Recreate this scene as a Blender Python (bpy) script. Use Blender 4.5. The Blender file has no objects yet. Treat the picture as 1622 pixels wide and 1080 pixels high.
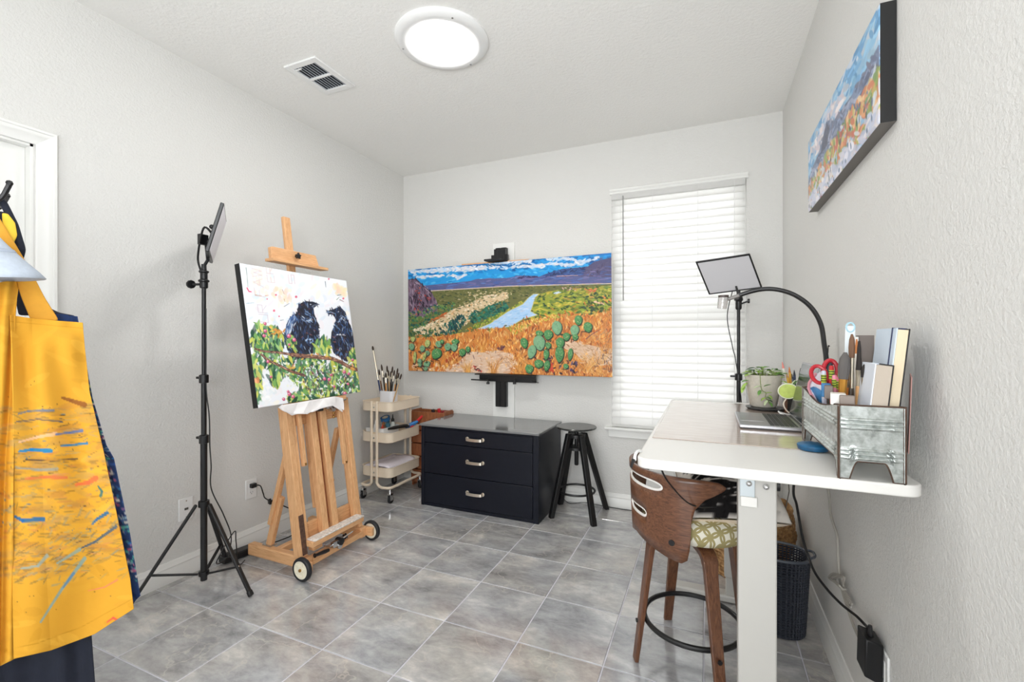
import bpy, bmesh, math, random
import numpy as np
from mathutils import Vector, Matrix
random.seed(7); RNG = np.random.default_rng(7)
C = bpy.context.scene.collection
S = bpy.context.scene
PI = math.pi
# ---------------------------------------------------------------- camera, world, lights, exposure
EYE, YAW, FPX, CX, CY = 1.245, 0.4076, 716.66, 811.0, 537.87   # eye height, heading, focal length in pixels of the 1622 x 1080 frame
cam_d = bpy.data.cameras.new('camera'); cam = bpy.data.objects.new('camera', cam_d); C.objects.link(cam)
cam.location = (0, 0, EYE); cam.rotation_euler = (PI/2, 0, YAW)
cam_d.sensor_width = 36; cam_d.lens = FPX/1622*36; cam_d.shift_y = (CY-540)/1622; cam_d.clip_start = 0.02
S.camera = cam
W = bpy.data.worlds.new('sky'); S.world = W; W.use_nodes = True
wn = W.node_tree.nodes; bg = wn['Background']
sky = wn.new('ShaderNodeTexSky'); sky.sky_type = 'HOSEK_WILKIE'; sky.sun_direction = (0.2, -0.6, 0.75); sky.turbidity = 4
W.node_tree.links.new(sky.outputs[0], bg.inputs[0]); bg.inputs[1].default_value = 1.2
def area(name, loc, rot, sx, sy, power, col=(1, 1, 1)):
    d = bpy.data.lights.new(name, 'AREA'); d.shape = 'RECTANGLE'; d.size = sx; d.size_y = sy; d.energy = power; d.color = col
    o = bpy.data.objects.new(name, d); C.objects.link(o); o.location = loc; o.rotation_euler = rot; return o
area('daylight_outside_window', (-0.2, 4.1, 1.5), (-PI/2, 0, 0), 2.4, 3.0, 112, (0.95, 0.98, 1.0))
area('hall_fill', (-0.85, -2.7, 1.1), (PI/2+0.12, 0, 0), 1.9, 2.1, 66, (0.95, 0.98, 1.0))  # unseen fill light added on the hall side to even out the brightness
area('ceiling_bounce_fill', (0.0, -0.55, 1.5), Vector((-1.75, 1.75, 1.3)).to_track_quat('-Z', 'Y').to_euler(), 0.9, 0.9, 37, (0.95, 0.98, 1.0))  # added lamp behind the camera, brightens the room by way of the ceiling
LAMP_EMIT = 43.0
S.view_settings.view_transform = 'Standard'; S.view_settings.look = 'None'; S.view_settings.exposure = 0.12; S.view_settings.gamma = 1.0
S.view_settings.use_curve_mapping = False
S.cycles.max_bounces = 10; S.cycles.diffuse_bounces = 6; S.cycles.glossy_bounces = 4; S.cycles.transmission_bounces = 6; S.cycles.transparent_max_bounces = 8
S.cycles.sample_clamp_indirect = 8; S.cycles.use_denoising = True
# ---------------------------------------------------------------- helpers
_c, _s = math.cos(YAW), math.sin(YAW)
def at(x, y, X=None, Y=None, Z=None, d=None):
    """world point seen at photograph pixel (x, y) on the plane X=, Y= or Z=, or d metres ahead"""
    a = (x-CX)/FPX; b = (CY-y)/FPX
    r = Vector((a*_c-_s, a*_s+_c, b))
    t = X/r.x if X is not None else Y/r.y if Y is not None else (Z-EYE)/r.z if Z is not None else d
    return r*t + Vector((0, 0, EYE))
def lerp(a, b, t): return a+(b-a)*t
def V(*a): return Vector(a)
def spline(pts, n=8, closed=False):
    P = [Vector(p) for p in pts]; out = []; m = len(P)
    for i in range(m if closed else m-1):
        g = (lambda k: P[k % m]) if closed else (lambda k: P[max(0, min(m-1, k))])
        p0, p1, p2, p3 = g(i-1), g(i), g(i+1), g(i+2)
        for k in range(n):
            t = k/n
            out.append(0.5*((2*p1)+(p2-p0)*t+(2*p0-5*p1+4*p2-p3)*t*t+(3*p1-p0-3*p2+p3)*t**3))
    if not closed: out.append(P[-1])
    return out
class MB:
    def __init__(s): s.bm = bmesh.new()
    def box(s, x0, x1, y0, y1, z0, z1):
        v = [s.bm.verts.new((x, y, z)) for z in (z0, z1) for y in (y0, y1) for x in (x0, x1)]
        for f in ((0, 2, 3, 1), (4, 5, 7, 6), (0, 1, 5, 4), (2, 6, 7, 3), (0, 4, 6, 2), (1, 3, 7, 5)): s.bm.faces.new([v[i] for i in f])
        return s
    def hexa(s, p):   # eight points ordered like box()
        v = [s.bm.verts.new(q) for q in p]
        for f in ((0, 2, 3, 1), (4, 5, 7, 6), (0, 1, 5, 4), (2, 6, 7, 3), (0, 4, 6, 2), (1, 3, 7, 5)): s.bm.faces.new([v[i] for i in f])
        return s
    def obox(s, c, size, M=None):
        M = M or Matrix.Identity(3); c = Vector(c); hx, hy, hz = (q/2 for q in size)
        return s.hexa([c+M@Vector((x, y, z)) for z in (-hz, hz) for y in (-hy, hy) for x in (-hx, hx)])
    def bar(s, p0, p1, w, h, side=(0, 1, 0)):
        p0, p1 = Vector(p0), Vector(p1); d = (p1-p0).normalized(); u = Vector(side); u = (u-d*u.dot(d)).normalized(); n = d.cross(u)
        return s.hexa([p+u*a*w/2+n*b*h/2 for p in (p0, p1) for b in (-1, 1) for a in (-1, 1)])
    def sweep(s, path, prof, side=None, closed=False, cap=True, scale=None):
        P = [Vector(p) for p in path]; n = len(P); rings = []; u = None
        for i, p in enumerate(P):
            if closed: d = (P[(i+1) % n]-P[i-1]).normalized()
            else: d = (P[min(n-1, i+1)]-P[max(0, i-1)]).normalized()
            if side is not None: u = Vector(side)
            elif u is None: u = Vector((0, 0, 1)) if abs(d.z) < .9 else Vector((1, 0, 0))
            u = (u-d*u.dot(d)).normalized(); w = d.cross(u); k = scale(i/(n-1)) if scale else 1
            rings.append([s.bm.verts.new(p+(u*a+w*b)*k) for a, b in prof])
        m = len(prof)
        for i in range(n if closed else n-1):
            A, B = rings[i], rings[(i+1) % n]
            for j in range(m): s.bm.faces.new((A[j], A[(j+1) % m], B[(j+1) % m], B[j]))
        if cap and not closed: s.bm.faces.new(rings[0][::-1]); s.bm.faces.new(rings[-1])
        return s
    def tube(s, path, r, seg=8, closed=False, scale=None):
        return s.sweep(path, [(r*math.cos(2*PI*k/seg), r*math.sin(2*PI*k/seg)) for k in range(seg)], None, closed, True, scale)
    def cyl(s, p0, p1, r, r2=None, seg=16):
        r2 = r if r2 is None else r2
        return s.tube([p0, p1], 1, seg, scale=lambda t: lerp(r, r2, t))
    def ribbon(s, path, w, h, side, scale=None): return s.sweep(path, [(-w/2, -h/2), (w/2, -h/2), (w/2, h/2), (-w/2, h/2)], side, scale=scale)
    def lathe(s, prof, c=(0, 0, 0), seg=24, M=None, sx=1, sy=1, cap=True):
        c = Vector(c); M = M or Matrix.Identity(3); rings = []
        for r, z in prof: rings.append([s.bm.verts.new(c+M@Vector((r*sx*math.cos(2*PI*k/seg), r*sy*math.sin(2*PI*k/seg), z))) for k in range(seg)])
        for A, B in zip(rings, rings[1:]):
            for j in range(seg): s.bm.faces.new((A[j], A[(j+1) % seg], B[(j+1) % seg], B[j]))
        if cap: s.bm.faces.new(rings[0][::-1]); s.bm.faces.new(rings[-1])
        return s
    def prism(s, poly, f0, f1):   # polygon mapped by f0 and f1 to the two faces
        A = [s.bm.verts.new(f0(a, b)) for a, b in poly]; B = [s.bm.verts.new(f1(a, b)) for a, b in poly]; m = len(poly)
        s.bm.faces.new(A[::-1]); s.bm.faces.new(B)
        for j in range(m): s.bm.faces.new((A[j], A[(j+1) % m], B[(j+1) % m], B[j]))
        return s
    def grid(s, fn, nu, nv, wrap=False):
        R = [[s.bm.verts.new(fn(i/nu, j/nv)) for i in range(nu+(0 if wrap else 1))] for j in range(nv+1)]
        n = nu if wrap else nu
        for j in range(nv):
            for i in range(n):
                k = (i+1) % len(R[0]) if wrap else i+1
                s.bm.faces.new((R[j][i], R[j][k], R[j+1][k], R[j+1][i]))
        return s
    def ball(s, c, rx, ry=None, rz=None, seg=12, M=None):
        ry = rx if ry is None else ry; rz = rx if rz is None else rz; n = seg//2
        return s.lathe([(max(1e-4, math.sin(PI*k/n)), -math.cos(PI*k/n)*rz) for k in range(n+1)], c, seg, M, rx, ry)
WL = {}
def _link(name, me, mat, parent, loc):
    o = bpy.data.objects.new(name, me); C.objects.link(o)
    if mat is not None and len(me.materials) == 0: me.materials.append(mat)
    if parent is not None: o.parent = parent
    o.location = loc; return o
def obj(name, mb, mat, parent=None, bev=0, seg=2, solid=0, sub=0, sharp=0.6, kind=None, label=None, origin=None):
    me = bpy.data.meshes.new(name)
    bmesh.ops.recalc_face_normals(mb.bm, faces=mb.bm.faces[:])
    if parent is not None: org = WL[parent.name]
    elif origin is not None: org = Vector(origin)
    else:
        co = [v.co for v in mb.bm.verts]
        org = Vector(((min(c.x for c in co)+max(c.x for c in co))/2, (min(c.y for c in co)+max(c.y for c in co))/2, min(c.z for c in co)))
    for v in mb.bm.verts: v.co -= org
    for f in mb.bm.faces: f.smooth = True
    mb.bm.to_mesh(me); mb.bm.free(); me.set_sharp_from_angle(angle=sharp)
    o = _link(name, me, mat, parent, (0, 0, 0) if parent is not None else org)
    WL[o.name] = org
    if solid: m = o.modifiers.new('thickness', 'SOLIDIFY'); m.thickness = solid; m.offset = 0
    if sub: m = o.modifiers.new('round', 'SUBSURF'); m.levels = sub; m.render_levels = sub
    if bev: m = o.modifiers.new('edges', 'BEVEL'); m.width = bev; m.segments = seg; m.limit_method = 'ANGLE'; m.angle_limit = 0.7
    if kind: o['kind'] = kind
    if label: o['label'] = label
    return o
def thing(name, label, cat, loc, group=None):
    o = bpy.data.objects.new(name, None); C.objects.link(o); o.location = loc; o.empty_display_size = .05
    o['label'] = label; o['category'] = cat
    if group: o['group'] = group
    WL[o.name] = Vector(loc); return o
def tag(o, label, cat, group=None):
    o['label'] = label; o['category'] = cat
    if group: o['group'] = group
    return o
def struct(name, mb, mat, parent=None, **k):
    o = obj(name, mb, mat, parent, **k)
    o['kind'] = 'structure'; return o
# ---------------------------------------------------------------- materials
def lin(c): return tuple(((q/255)/12.92 if q <= 10 else (((q/255)+.055)/1.055)**2.4) for q in c)
def newmat(name):
    m = bpy.data.materials.new(name); m.use_nodes = True; nt = m.node_tree
    return m, nt, nt.nodes['Principled BSDF']
def N(nt, t, **k):
    n = nt.nodes.new(t)
    for a, b in k.items(): setattr(n, a, b)
    return n
def ramp(nt, src, stops):
    r = N(nt, 'ShaderNodeValToRGB'); e = r.color_ramp.elements
    while len(e) < len(stops): e.new(.5)
    for q, (p, c) in zip(e, stops): q.position = p; q.color = (*c, 1)
    nt.links.new(src, r.inputs[0]); return r.outputs[0]
def noise(nt, scale, detail=3, vec=None, stretch=None, rough=.55, dist=0):
    if vec is None:
        vec = N(nt, 'ShaderNodeTexCoord').outputs['Object']
    if stretch:
        mp = N(nt, 'ShaderNodeMapping'); mp.inputs['Scale'].default_value = stretch; nt.links.new(vec, mp.inputs[0]); vec = mp.outputs[0]
    n = N(nt, 'ShaderNodeTexNoise'); n.inputs['Scale'].default_value = scale; n.inputs['Detail'].default_value = detail
    n.inputs['Roughness'].default_value = rough; n.inputs['Distortion'].default_value = dist
    nt.links.new(vec, n.inputs['Vector']); return n.outputs['Fac']
def bump(nt, b, h, strength, dist):
    k = N(nt, 'ShaderNodeBump'); k.inputs['Strength'].default_value = strength; k.inputs['Distance'].default_value = dist
    nt.links.new(h, k.inputs['Height']); nt.links.new(k.outputs[0], b.inputs['Normal'])
def mat(name, rgb, rough=.5, metal=0, var=0, vscale=20, bmp=0, bscale=200, bdist=.001, spec=None, coat=0, stretch=None):
    m, nt, b = newmat(name); c = lin(rgb)
    b.inputs['Base Color'].default_value = (*c, 1); b.inputs['Roughness'].default_value = rough; b.inputs['Metallic'].default_value = metal
    if spec is not None: b.inputs['Specular IOR Level'].default_value = spec
    if coat: b.inputs['Coat Weight'].default_value = coat
    if var:
        f = noise(nt, vscale, 4, None, stretch)
        nt.links.new(ramp(nt, f, [(.3, tuple(q*(1-var) for q in c)), (.7, tuple(min(1, q*(1+var)) for q in c))]), b.inputs['Base Color'])
    if bmp: bump(nt, b, noise(nt, bscale, 2), bmp, bdist)
    return m
def wood(name, dark, light, axis, rough=.45, scale=9, coat=0):
    m, nt, b = newmat(name); st = [14, 14, 14]; st['xyz'.index(axis)] = 1.1
    oi = N(nt, 'ShaderNodeObjectInfo'); tc = N(nt, 'ShaderNodeTexCoord'); ad = N(nt, 'ShaderNodeVectorMath', operation='ADD')
    sc = N(nt, 'ShaderNodeMath', operation='MULTIPLY'); sc.inputs[1].default_value = 17
    nt.links.new(oi.outputs['Random'], sc.inputs[0]); nt.links.new(tc.outputs['Object'], ad.inputs[0]); nt.links.new(sc.outputs[0], ad.inputs[1])
    f = noise(nt, scale, 5, ad.outputs[0], st, .6, 1.2)
    col = ramp(nt, f, [(.3, lin(dark)), (.68, lin(light))])
    nt.links.new(col, b.inputs['Base Color']); b.inputs['Roughness'].default_value = rough; b.inputs['Coat Weight'].default_value = coat
    bump(nt, b, f, .15, .0006); return m
def painted(name, rough=.45, bscale=350, bmp=.2, spec=.4):
    m, nt, b = newmat(name); a = N(nt, 'ShaderNodeVertexColor', layer_name='pigment')
    nt.links.new(a.outputs[0], b.inputs['Base Color']); b.inputs['Roughness'].default_value = rough; b.inputs['Specular IOR Level'].default_value = spec
    bump(nt, b, noise(nt, bscale, 2), bmp, .0006); return m
M = {}
def wallmat(name, rgb, scale, strength, dist):
    m, nt, b = newmat(name); b.inputs['Base Color'].default_value = (*lin(rgb), 1); b.inputs['Roughness'].default_value = .75
    b.inputs['Specular IOR Level'].default_value = .25
    f = noise(nt, scale, 6, None, None, .62, .15); r = ramp(nt, f, [(.36, (0, 0, 0)), (.66, (1, 1, 1))])
    bump(nt, b, r, strength, dist); return m
M['wall'] = wallmat('wall_paint', (225, 224, 221), 95, .42, .004)
M['ceil'] = wallmat('ceiling_paint', (243, 242, 239), 55, .32, .005)
M['trim'] = mat('trim_gloss_white', (236, 236, 233), .32)
M['white'] = mat('white_lacquer', (226, 224, 220), .35)
M['plastic_white'] = mat('white_plastic', (236, 236, 235), .3)
M['black'] = mat('black_plastic', (20, 20, 22), .38)
M['blackm'] = mat('black_metal', (17, 17, 19), .42, .1, spec=.6)
M['rubber'] = mat('rubber', (28, 30, 34), .6)
M['steel'] = mat('steel', (200, 200, 200), .25, 1)
M['nickel'] = mat('nickel', (222, 212, 198), .28, .9)
M['brass'] = mat('brass', (190, 150, 90), .3, 1)
M['cream'] = mat('cream_powder_coat', (236, 220, 198), .45)
M['navy'] = mat('navy_black_lacquer', (17, 20, 31), .36, 0, .1, 30, spec=.3)
bw = ((206, 150, 102), (236, 188, 138))
for a in 'xyz': M['beech_'+a] = wood('beech_'+a, *bw, a)
wn_ = ((74, 42, 28), (124, 82, 56))
for a in 'xyz': M['walnut_'+a] = wood('walnut_'+a, *wn_, a, .35, 9, .2)
M['redwood'] = wood('red_wood', (120, 66, 38), (168, 104, 66), 'z')
# ---------------------------------------------------------------- raster painter for the pigment of pictures and splattered cloth
class Raster:
    def __init__(s, x0, y0, x1, y1, res, base):
        s.x0, s.y0, s.k = x0, y0, res; s.w = int((x1-x0)*res)+1; s.h = int((y1-y0)*res)+1
        s.a = np.empty((s.h, s.w, 3), np.float32); s.a[:] = base
    def _blit(s, bx0, by0, bx1, by1, fn, col, al=1, jit=0):
        i0, i1 = max(0, int(bx0)-1), min(s.w, int(bx1)+2); j0, j1 = max(0, int(by0)-1), min(s.h, int(by1)+2)
        if i1 <= i0 or j1 <= j0: return
        X, Y = np.meshgrid(np.arange(i0, i1, dtype=np.float32), np.arange(j0, j1, dtype=np.float32))
        m = np.clip(fn(X, Y), 0, 1)[..., None]*al; c = np.array(col, np.float32)
        if jit: c = c+RNG.normal(0, jit, (j1-j0, i1-i0, 1)).astype(np.float32)
        s.a[j0:j1, i0:i1] = s.a[j0:j1, i0:i1]*(1-m)+c*m
    def T(s, p): return ((p[0]-s.x0)*s.k, (p[1]-s.y0)*s.k)
    def poly(s, pts, col, al=1, jit=0):
        P = [s.T(p) for p in pts]; xs = [p[0] for p in P]; ys = [p[1] for p in P]
        def fn(X, Y):
            m = np.zeros(X.shape, bool)
            for (ax, ay), (bx, by) in zip(P, P[1:]+P[:1]):
                if ay != by: m ^= ((ay > Y) != (by > Y)) & (X < (bx-ax)*(Y-ay)/(by-ay)+ax)
            return m.astype(np.float32)
        s._blit(min(xs), min(ys), max(xs), max(ys), fn, col, al, jit)
    def ell(s, cx, cy, rx, ry, ang, col, al=1, pt=0, jit=0):
        x, y = s.T((cx, cy)); rx *= s.k; ry *= s.k; R = max(rx, ry)+1; ca, sa = math.cos(ang), math.sin(ang)
        def fn(X, Y):
            u = ((X-x)*ca+(Y-y)*sa)/rx; v = (-(X-x)*sa+(Y-y)*ca)/ry
            d = np.abs(u)+v*v if pt == 1 else u*u+v*v
            return (1-d)*min(rx, ry)*.8+.3
        s._blit(x-R, y-R, x+R, y+R, fn, col, al, jit)
    def line(s, pts, w0, w1, col, al=1, jit=0):
        P = [s.T(p) for p in pts]; L = len(P)-1
        for i in range(L):
            (ax, ay), (bx, by) = P[i], P[i+1]; a = lerp(w0, w1, i/L)*s.k/2; b = lerp(w0, w1, (i+1)/L)*s.k/2; R = max(a, b)+1
            dx, dy = bx-ax, by-ay; q = dx*dx+dy*dy+1e-6
            def fn(X, Y):
                t = np.clip(((X-ax)*dx+(Y-ay)*dy)/q, 0, 1)
                return a+(b-a)*t-np.hypot(X-ax-dx*t, Y-ay-dy*t)+.5
            s._blit(min(ax, bx)-R, min(ay, by)-R, max(ax, bx)+R, max(ay, by)+R, fn, col, al, jit)
    def dabs(s, n, region, cols, ln, wd, ang=0, dang=.3, al=.9, jc=9, pt=0):
        xs = [p[0] for p in region]; ys = [p[1] for p in region]; k = 0; tries = 0
        while k < n and tries < n*12:
            tries += 1; x = RNG.uniform(min(xs), max(xs)); y = RNG.uniform(min(ys), max(ys)); ins = False
            for (ax, ay), (bx, by) in zip(region, list(region[1:])+[region[0]]):
                if (ay > y) != (by > y) and x < (bx-ax)*(y-ay)/(by-ay)+ax: ins = not ins
            if not ins: continue
            k += 1; c = np.array(cols[RNG.integers(len(cols))])+RNG.normal(0, jc)
            s.ell(x, y, ln*RNG.uniform(.6, 1.4)/2, wd*RNG.uniform(.6, 1.4)/2, ang+RNG.normal(0, dang), c, al, pt)
    def along(s, n, pts, spread, cols, ln, wd, dang=.3, al=.9, jc=9):
        P = [np.array(p, float) for p in pts]
        for _ in range(n):
            i = RNG.integers(len(P)-1); t = RNG.uniform(); p = P[i]*(1-t)+P[i+1]*t; d = P[i+1]-P[i]
            c = np.array(cols[RNG.integers(len(cols))])+RNG.normal(0, jc)
            s.ell(p[0]+RNG.normal(0, spread), p[1]+RNG.normal(0, spread), ln*RNG.uniform(.6, 1.4)/2, wd*RNG.uniform(.6, 1.4)/2, math.atan2(d[1], d[0])+RNG.normal(0, dang), c, al)
    def fan(s, n, bx, by, L, a0, a1, cols, w=.5):
        for _ in range(n):
            a = RNG.uniform(a0, a1); l = L*RNG.uniform(.5, 1.1); x = bx+RNG.normal(0, L*.1); c = np.array(cols[RNG.integers(len(cols))])+RNG.normal(0, 8)
            s.line([(x, by), (x+math.sin(a)*l*.5, by-math.cos(a)*l*.6), (x+math.sin(a)*l*1.1, by-math.cos(a)*l)], w, w*.4, c, .9)
    def sample(s, xy):
        x = np.clip((xy[:, 0]-s.x0)*s.k, 0, s.w-1.001); y = np.clip((xy[:, 1]-s.y0)*s.k, 0, s.h-1.001)
        i = x.astype(int); j = y.astype(int); fx = (x-i)[:, None]; fy = (y-j)[:, None]
        A = s.a; return (A[j, i]*(1-fx)+A[j, i+1]*fx)*(1-fy)+(A[j+1, i]*(1-fx)+A[j+1, i+1]*fx)*fy
def pigment(me, rgb):
    v = np.clip(rgb, 0, 255)/255; v = np.where(v <= .04045, v/12.92, ((v+.055)/1.055)**2.4)
    at_ = me.color_attributes.new('pigment', 'FLOAT_COLOR', 'POINT')
    at_.data.foreach_set('color', np.concatenate([v, np.ones((len(v), 1))], 1).astype(np.float32).ravel())
def homog(c):   # unit square (u right, v down) to the four drawing corners TL TR BR BL
    A = []; b = []
    for (u, v), (x, y) in zip(((0, 0), (1, 0), (1, 1), (0, 1)), c):
        A += [[u, v, 1, 0, 0, 0, -u*x, -v*x], [0, 0, 0, u, v, 1, -u*y, -v*y]]; b += [x, y]
    return np.append(np.linalg.solve(np.array(A, float), np.array(b, float)), 1).reshape(3, 3)
def gridmesh(name, pos, nu, nv, rgb, material, parent, label=None, relief=0, nrm=None):
    """pos: (nv+1, nu+1, 3) world points; rgb one colour per point"""
    me = bpy.data.meshes.new(name); org = WL[parent.name]; p = pos.reshape(-1, 3)-np.array(org)
    me.vertices.add(len(p)); me.vertices.foreach_set('co', p.astype(np.float32).ravel())
    i = np.arange(nu)[None, :]+np.arange(nv)[:, None]*(nu+1); q = np.stack([i, i+nu+1, i+nu+2, i+1], -1).reshape(-1, 4)
    me.loops.add(q.size); me.loops.foreach_set('vertex_index', q.astype(np.int32).ravel())
    me.polygons.add(len(q)); me.polygons.foreach_set('loop_start', (np.arange(len(q))*4).astype(np.int32))
    me.polygons.foreach_set('use_smooth', np.ones(len(q), bool)); me.update(calc_edges=True)
    pigment(me, rgb); o = _link(name, me, material, parent, (0, 0, 0)); WL[o.name] = org
    if label: o['label'] = label
    return o
def canvas(root, corners, draw, raster, nu, nv, thick, edge_mat, fmat, edge_label=None, bottom_mat=None):
    """a stretched canvas: painted face (pigment mapped by its four drawing corners) over stretcher edges"""
    TL, TR, BR, BL = [np.array(c) for c in corners]
    u = np.linspace(0, 1, nu+1)[None, :, None]; v = np.linspace(0, 1, nv+1)[:, None, None]
    pos = (TL*(1-u)+TR*u)*(1-v)+(BL*(1-u)+BR*u)*v
    Hm = homog(draw); U, Vv = np.meshgrid(u.ravel(), v.ravel()); q = np.stack([U.ravel(), Vv.ravel(), np.ones(U.size)])
    r = Hm@q; xy = (r[:2]/r[2]).T; rgb = raster.sample(xy)
    n = np.cross(TR-TL, BL-TL); n = n/np.linalg.norm(n); cen = (TL+TR+BR+BL)/4
    if np.dot(np.array((0, 0, EYE))-cen, n) < 0: n = -n
    lum = rgb.mean(1).reshape(nv+1, nu+1, 1)
    pos2 = pos+n*(.0012+.0012*(lum/255))                       # slight impasto of the paint
    pos2[0], pos2[-1], pos2[:, 0], pos2[:, -1] = pos[0], pos[-1], pos[:, 0], pos[:, -1]
    gridmesh('painted_face', pos2, nu, nv, rgb, fmat, root)
    b = MB(); F = [Vector(c) for c in (BL, BR, TL, TR)]; k = Vector(n)*-thick
    b.hexa([F[0]+k, F[1]+k, F[0], F[1], F[2]+k, F[3]+k, F[2], F[3]])
    b2 = b.bm; b2.faces.ensure_lookup_table()
    for f in b2.faces[:]:
        if all(abs((Vector(v.co)-Vector(cen)).dot(Vector(n))) < 1e-4+abs(0) for v in f.verts): b2.faces.remove(f)
    o = obj('stretcher_edge', b, edge_mat, root, label=edge_label)
    if bottom_mat:
        o.data.materials.append(bottom_mat)
        for f in o.data.polygons:
            if f.normal.z < -.6: f.material_index = 1
# ---------------------------------------------------------------- the room
XL, XR, YB, YF, H = -2.538, .4485, 3.389, -.9, 2.727
m, nt, b = newmat('slate_tile')                                # slate-look porcelain: cloudy greys, warm patches, pale cleft veins
oi = N(nt, 'ShaderNodeObjectInfo'); tc = N(nt, 'ShaderNodeTexCoord'); ad = N(nt, 'ShaderNodeVectorMath', operation='ADD'); sc = N(nt, 'ShaderNodeMath', operation='MULTIPLY')
sc.inputs[1].default_value = 23; nt.links.new(oi.outputs['Random'], sc.inputs[0]); nt.links.new(tc.outputs['Object'], ad.inputs[0]); nt.links.new(sc.outputs[0], ad.inputs[1])
vec = ad.outputs[0]
f1 = noise(nt, 3.6, 8, vec, (1, 1.9, 1), .64, .35); f2 = noise(nt, 22, 5, vec, (1, 1.8, 1), .7, .5); f3 = noise(nt, 2.2, 3, vec, None, .5, .4)
mx = N(nt, 'ShaderNodeMix', data_type='FLOAT'); mx.inputs[0].default_value = .24; nt.links.new(f1, mx.inputs[2]); nt.links.new(f2, mx.inputs[3])
rk = ramp(nt, mx.outputs[0], [(.30, lin((122, 122, 124))), (.42, lin((160, 160, 161))), (.55, lin((190, 190, 190))), (.66, lin((224, 222, 218)))])
tint = N(nt, 'ShaderNodeMix', data_type='RGBA', blend_type='MULTIPLY'); tint.inputs[0].default_value = 1
nt.links.new(rk, tint.inputs[6]); nt.links.new(ramp(nt, f3, [(.35, (.94, .96, 1)), (.65, (1, .965, .93))]), tint.inputs[7])
vo = N(nt, 'ShaderNodeTexVoronoi', feature='DISTANCE_TO_EDGE'); vo.inputs['Scale'].default_value = 3.2
wv = N(nt, 'ShaderNodeVectorMath', operation='ADD'); nz = N(nt, 'ShaderNodeTexNoise'); nz.inputs['Scale'].default_value = 6; nz.inputs['Detail'].default_value = 5
nt.links.new(vec, nz.inputs['Vector']); s2 = N(nt, 'ShaderNodeVectorMath', operation='SCALE'); s2.inputs['Scale'].default_value = .34
nt.links.new(nz.outputs['Color'], s2.inputs[0]); nt.links.new(vec, wv.inputs[0]); nt.links.new(s2.outputs[0], wv.inputs[1]); nt.links.new(wv.outputs[0], vo.inputs['Vector'])
vr = ramp(nt, vo.outputs['Distance'], [(0, (1, 1, 1)), (.016, (0, 0, 0))])
vm = N(nt, 'ShaderNodeMath', operation='MULTIPLY'); nt.links.new(vr, vm.inputs[0]); nt.links.new(ramp(nt, f3, [(.46, (0, 0, 0)), (.56, (.6, .6, .6))]), vm.inputs[1])
fin = N(nt, 'ShaderNodeMix', data_type='RGBA'); nt.links.new(vm.outputs[0], fin.inputs[0]); nt.links.new(tint.outputs[2], fin.inputs[6]); fin.inputs[7].default_value = (*lin((205, 198, 190)), 1)
nt.links.new(fin.outputs[2], b.inputs['Base Color'])
nt.links.new(ramp(nt, f2, [(.3, (.13,)*3), (.7, (.22,)*3)]), b.inputs['Roughness']); b.inputs['Specular IOR Level'].default_value = .8; b.inputs['Coat Weight'].default_value = .55; b.inputs['Coat Roughness'].default_value = .07; b.inputs['Coat IOR'].default_value = 1.6; bump(nt, b, mx.outputs[0], .1, .004)
M['tile'] = m
M['grout'] = mat('grout', (206, 205, 213), .8, 0, .06, 40)
fl = struct('floor', MB().box(-2.66, .58, -2.8, 3.52, -.06, -.0025), M['grout'])
TS, TX, TY = .3525, -2.1276, 2.7783
tile_mesh = {}
def add_tile(x0, x1, y0, y1):
    g = .0026; x0, x1, y0, y1 = x0+g, x1-g, y0+g, y1-g; cx, cy = (x0+x1)/2, (y0+y1)/2
    key = (round(x1-x0, 3), round(y1-y0, 3))
    if key not in tile_mesh:
        hx, hy, c = (x1-x0)/2, (y1-y0)/2, .0018; bm = bmesh.new()
        r0 = [bm.verts.new((sx*hx, sy*hy, -.02)) for sx, sy in ((-1, -1), (1, -1), (1, 1), (-1, 1))]
        r1 = [bm.verts.new((sx*hx, sy*hy, -c)) for sx, sy in ((-1, -1), (1, -1), (1, 1), (-1, 1))]
        r2 = [bm.verts.new((sx*(hx-c), sy*(hy-c), 0)) for sx, sy in ((-1, -1), (1, -1), (1, 1), (-1, 1))]
        for A, B in ((r0, r1), (r1, r2)):
            for k in range(4): bm.faces.new((A[k], A[(k+1) % 4], B[(k+1) % 4], B[k]))
        bm.faces.new(r2); me = bpy.data.meshes.new('tile'); bm.to_mesh(me); bm.free(); me.materials.append(M['tile']); tile_mesh[key] = me
    o = bpy.data.objects.new('tile', tile_mesh[key]); C.objects.link(o); o.parent = fl; o.location = Vector((cx, cy, 0))-WL[fl.name]
for i in range(-2, 9):
    for j in range(-3, 12):
        x0, x1, y1, y0 = TX+i*TS, TX+(i+1)*TS, TY-j*TS, TY-(j+1)*TS
        x0, x1, y0, y1 = max(x0, XL), min(x1, XR), max(y0, YF), min(y1, YB)
        if x1-x0 > .02 and y1-y0 > .02: add_tile(x0, x1, y0, y1)
struct('ceiling', MB().box(-2.66, .58, -2.8, 3.52, H, H+.12), M['ceil'])
struct('wall_left', MB().box(XL-.12, XL, .925, 3.52, 0, H).box(XL-.12, XL, YF, .105, 0, H).box(XL-.12, XL, .105, .925, 2.045, H), M['wall'])
struct('wall_right', MB().box(XR, XR+.12, -2.8, 3.52, 0, H), M['wall'])
WX0, WX1, WZ0, WZ1 = -.655, .238, .60, 2.325
struct('wall_back', MB().box(XL-.1, WX0, YB, YB+.13, 0, H).box(WX1, XR, YB, YB+.13, 0, H).box(WX0, WX1, YB, YB+.13, 0, WZ0).box(WX0, WX1, YB, YB+.13, WZ1, H), M['wall'])
struct('wall_rear', MB().box(XL-.1, -1.75, YF-.12, YF, 0, H).box(-1.75, .05, YF-.12, YF, 2.35, H).box(.05, XR, YF-.12, YF, 0, H), M['wall'])
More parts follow.
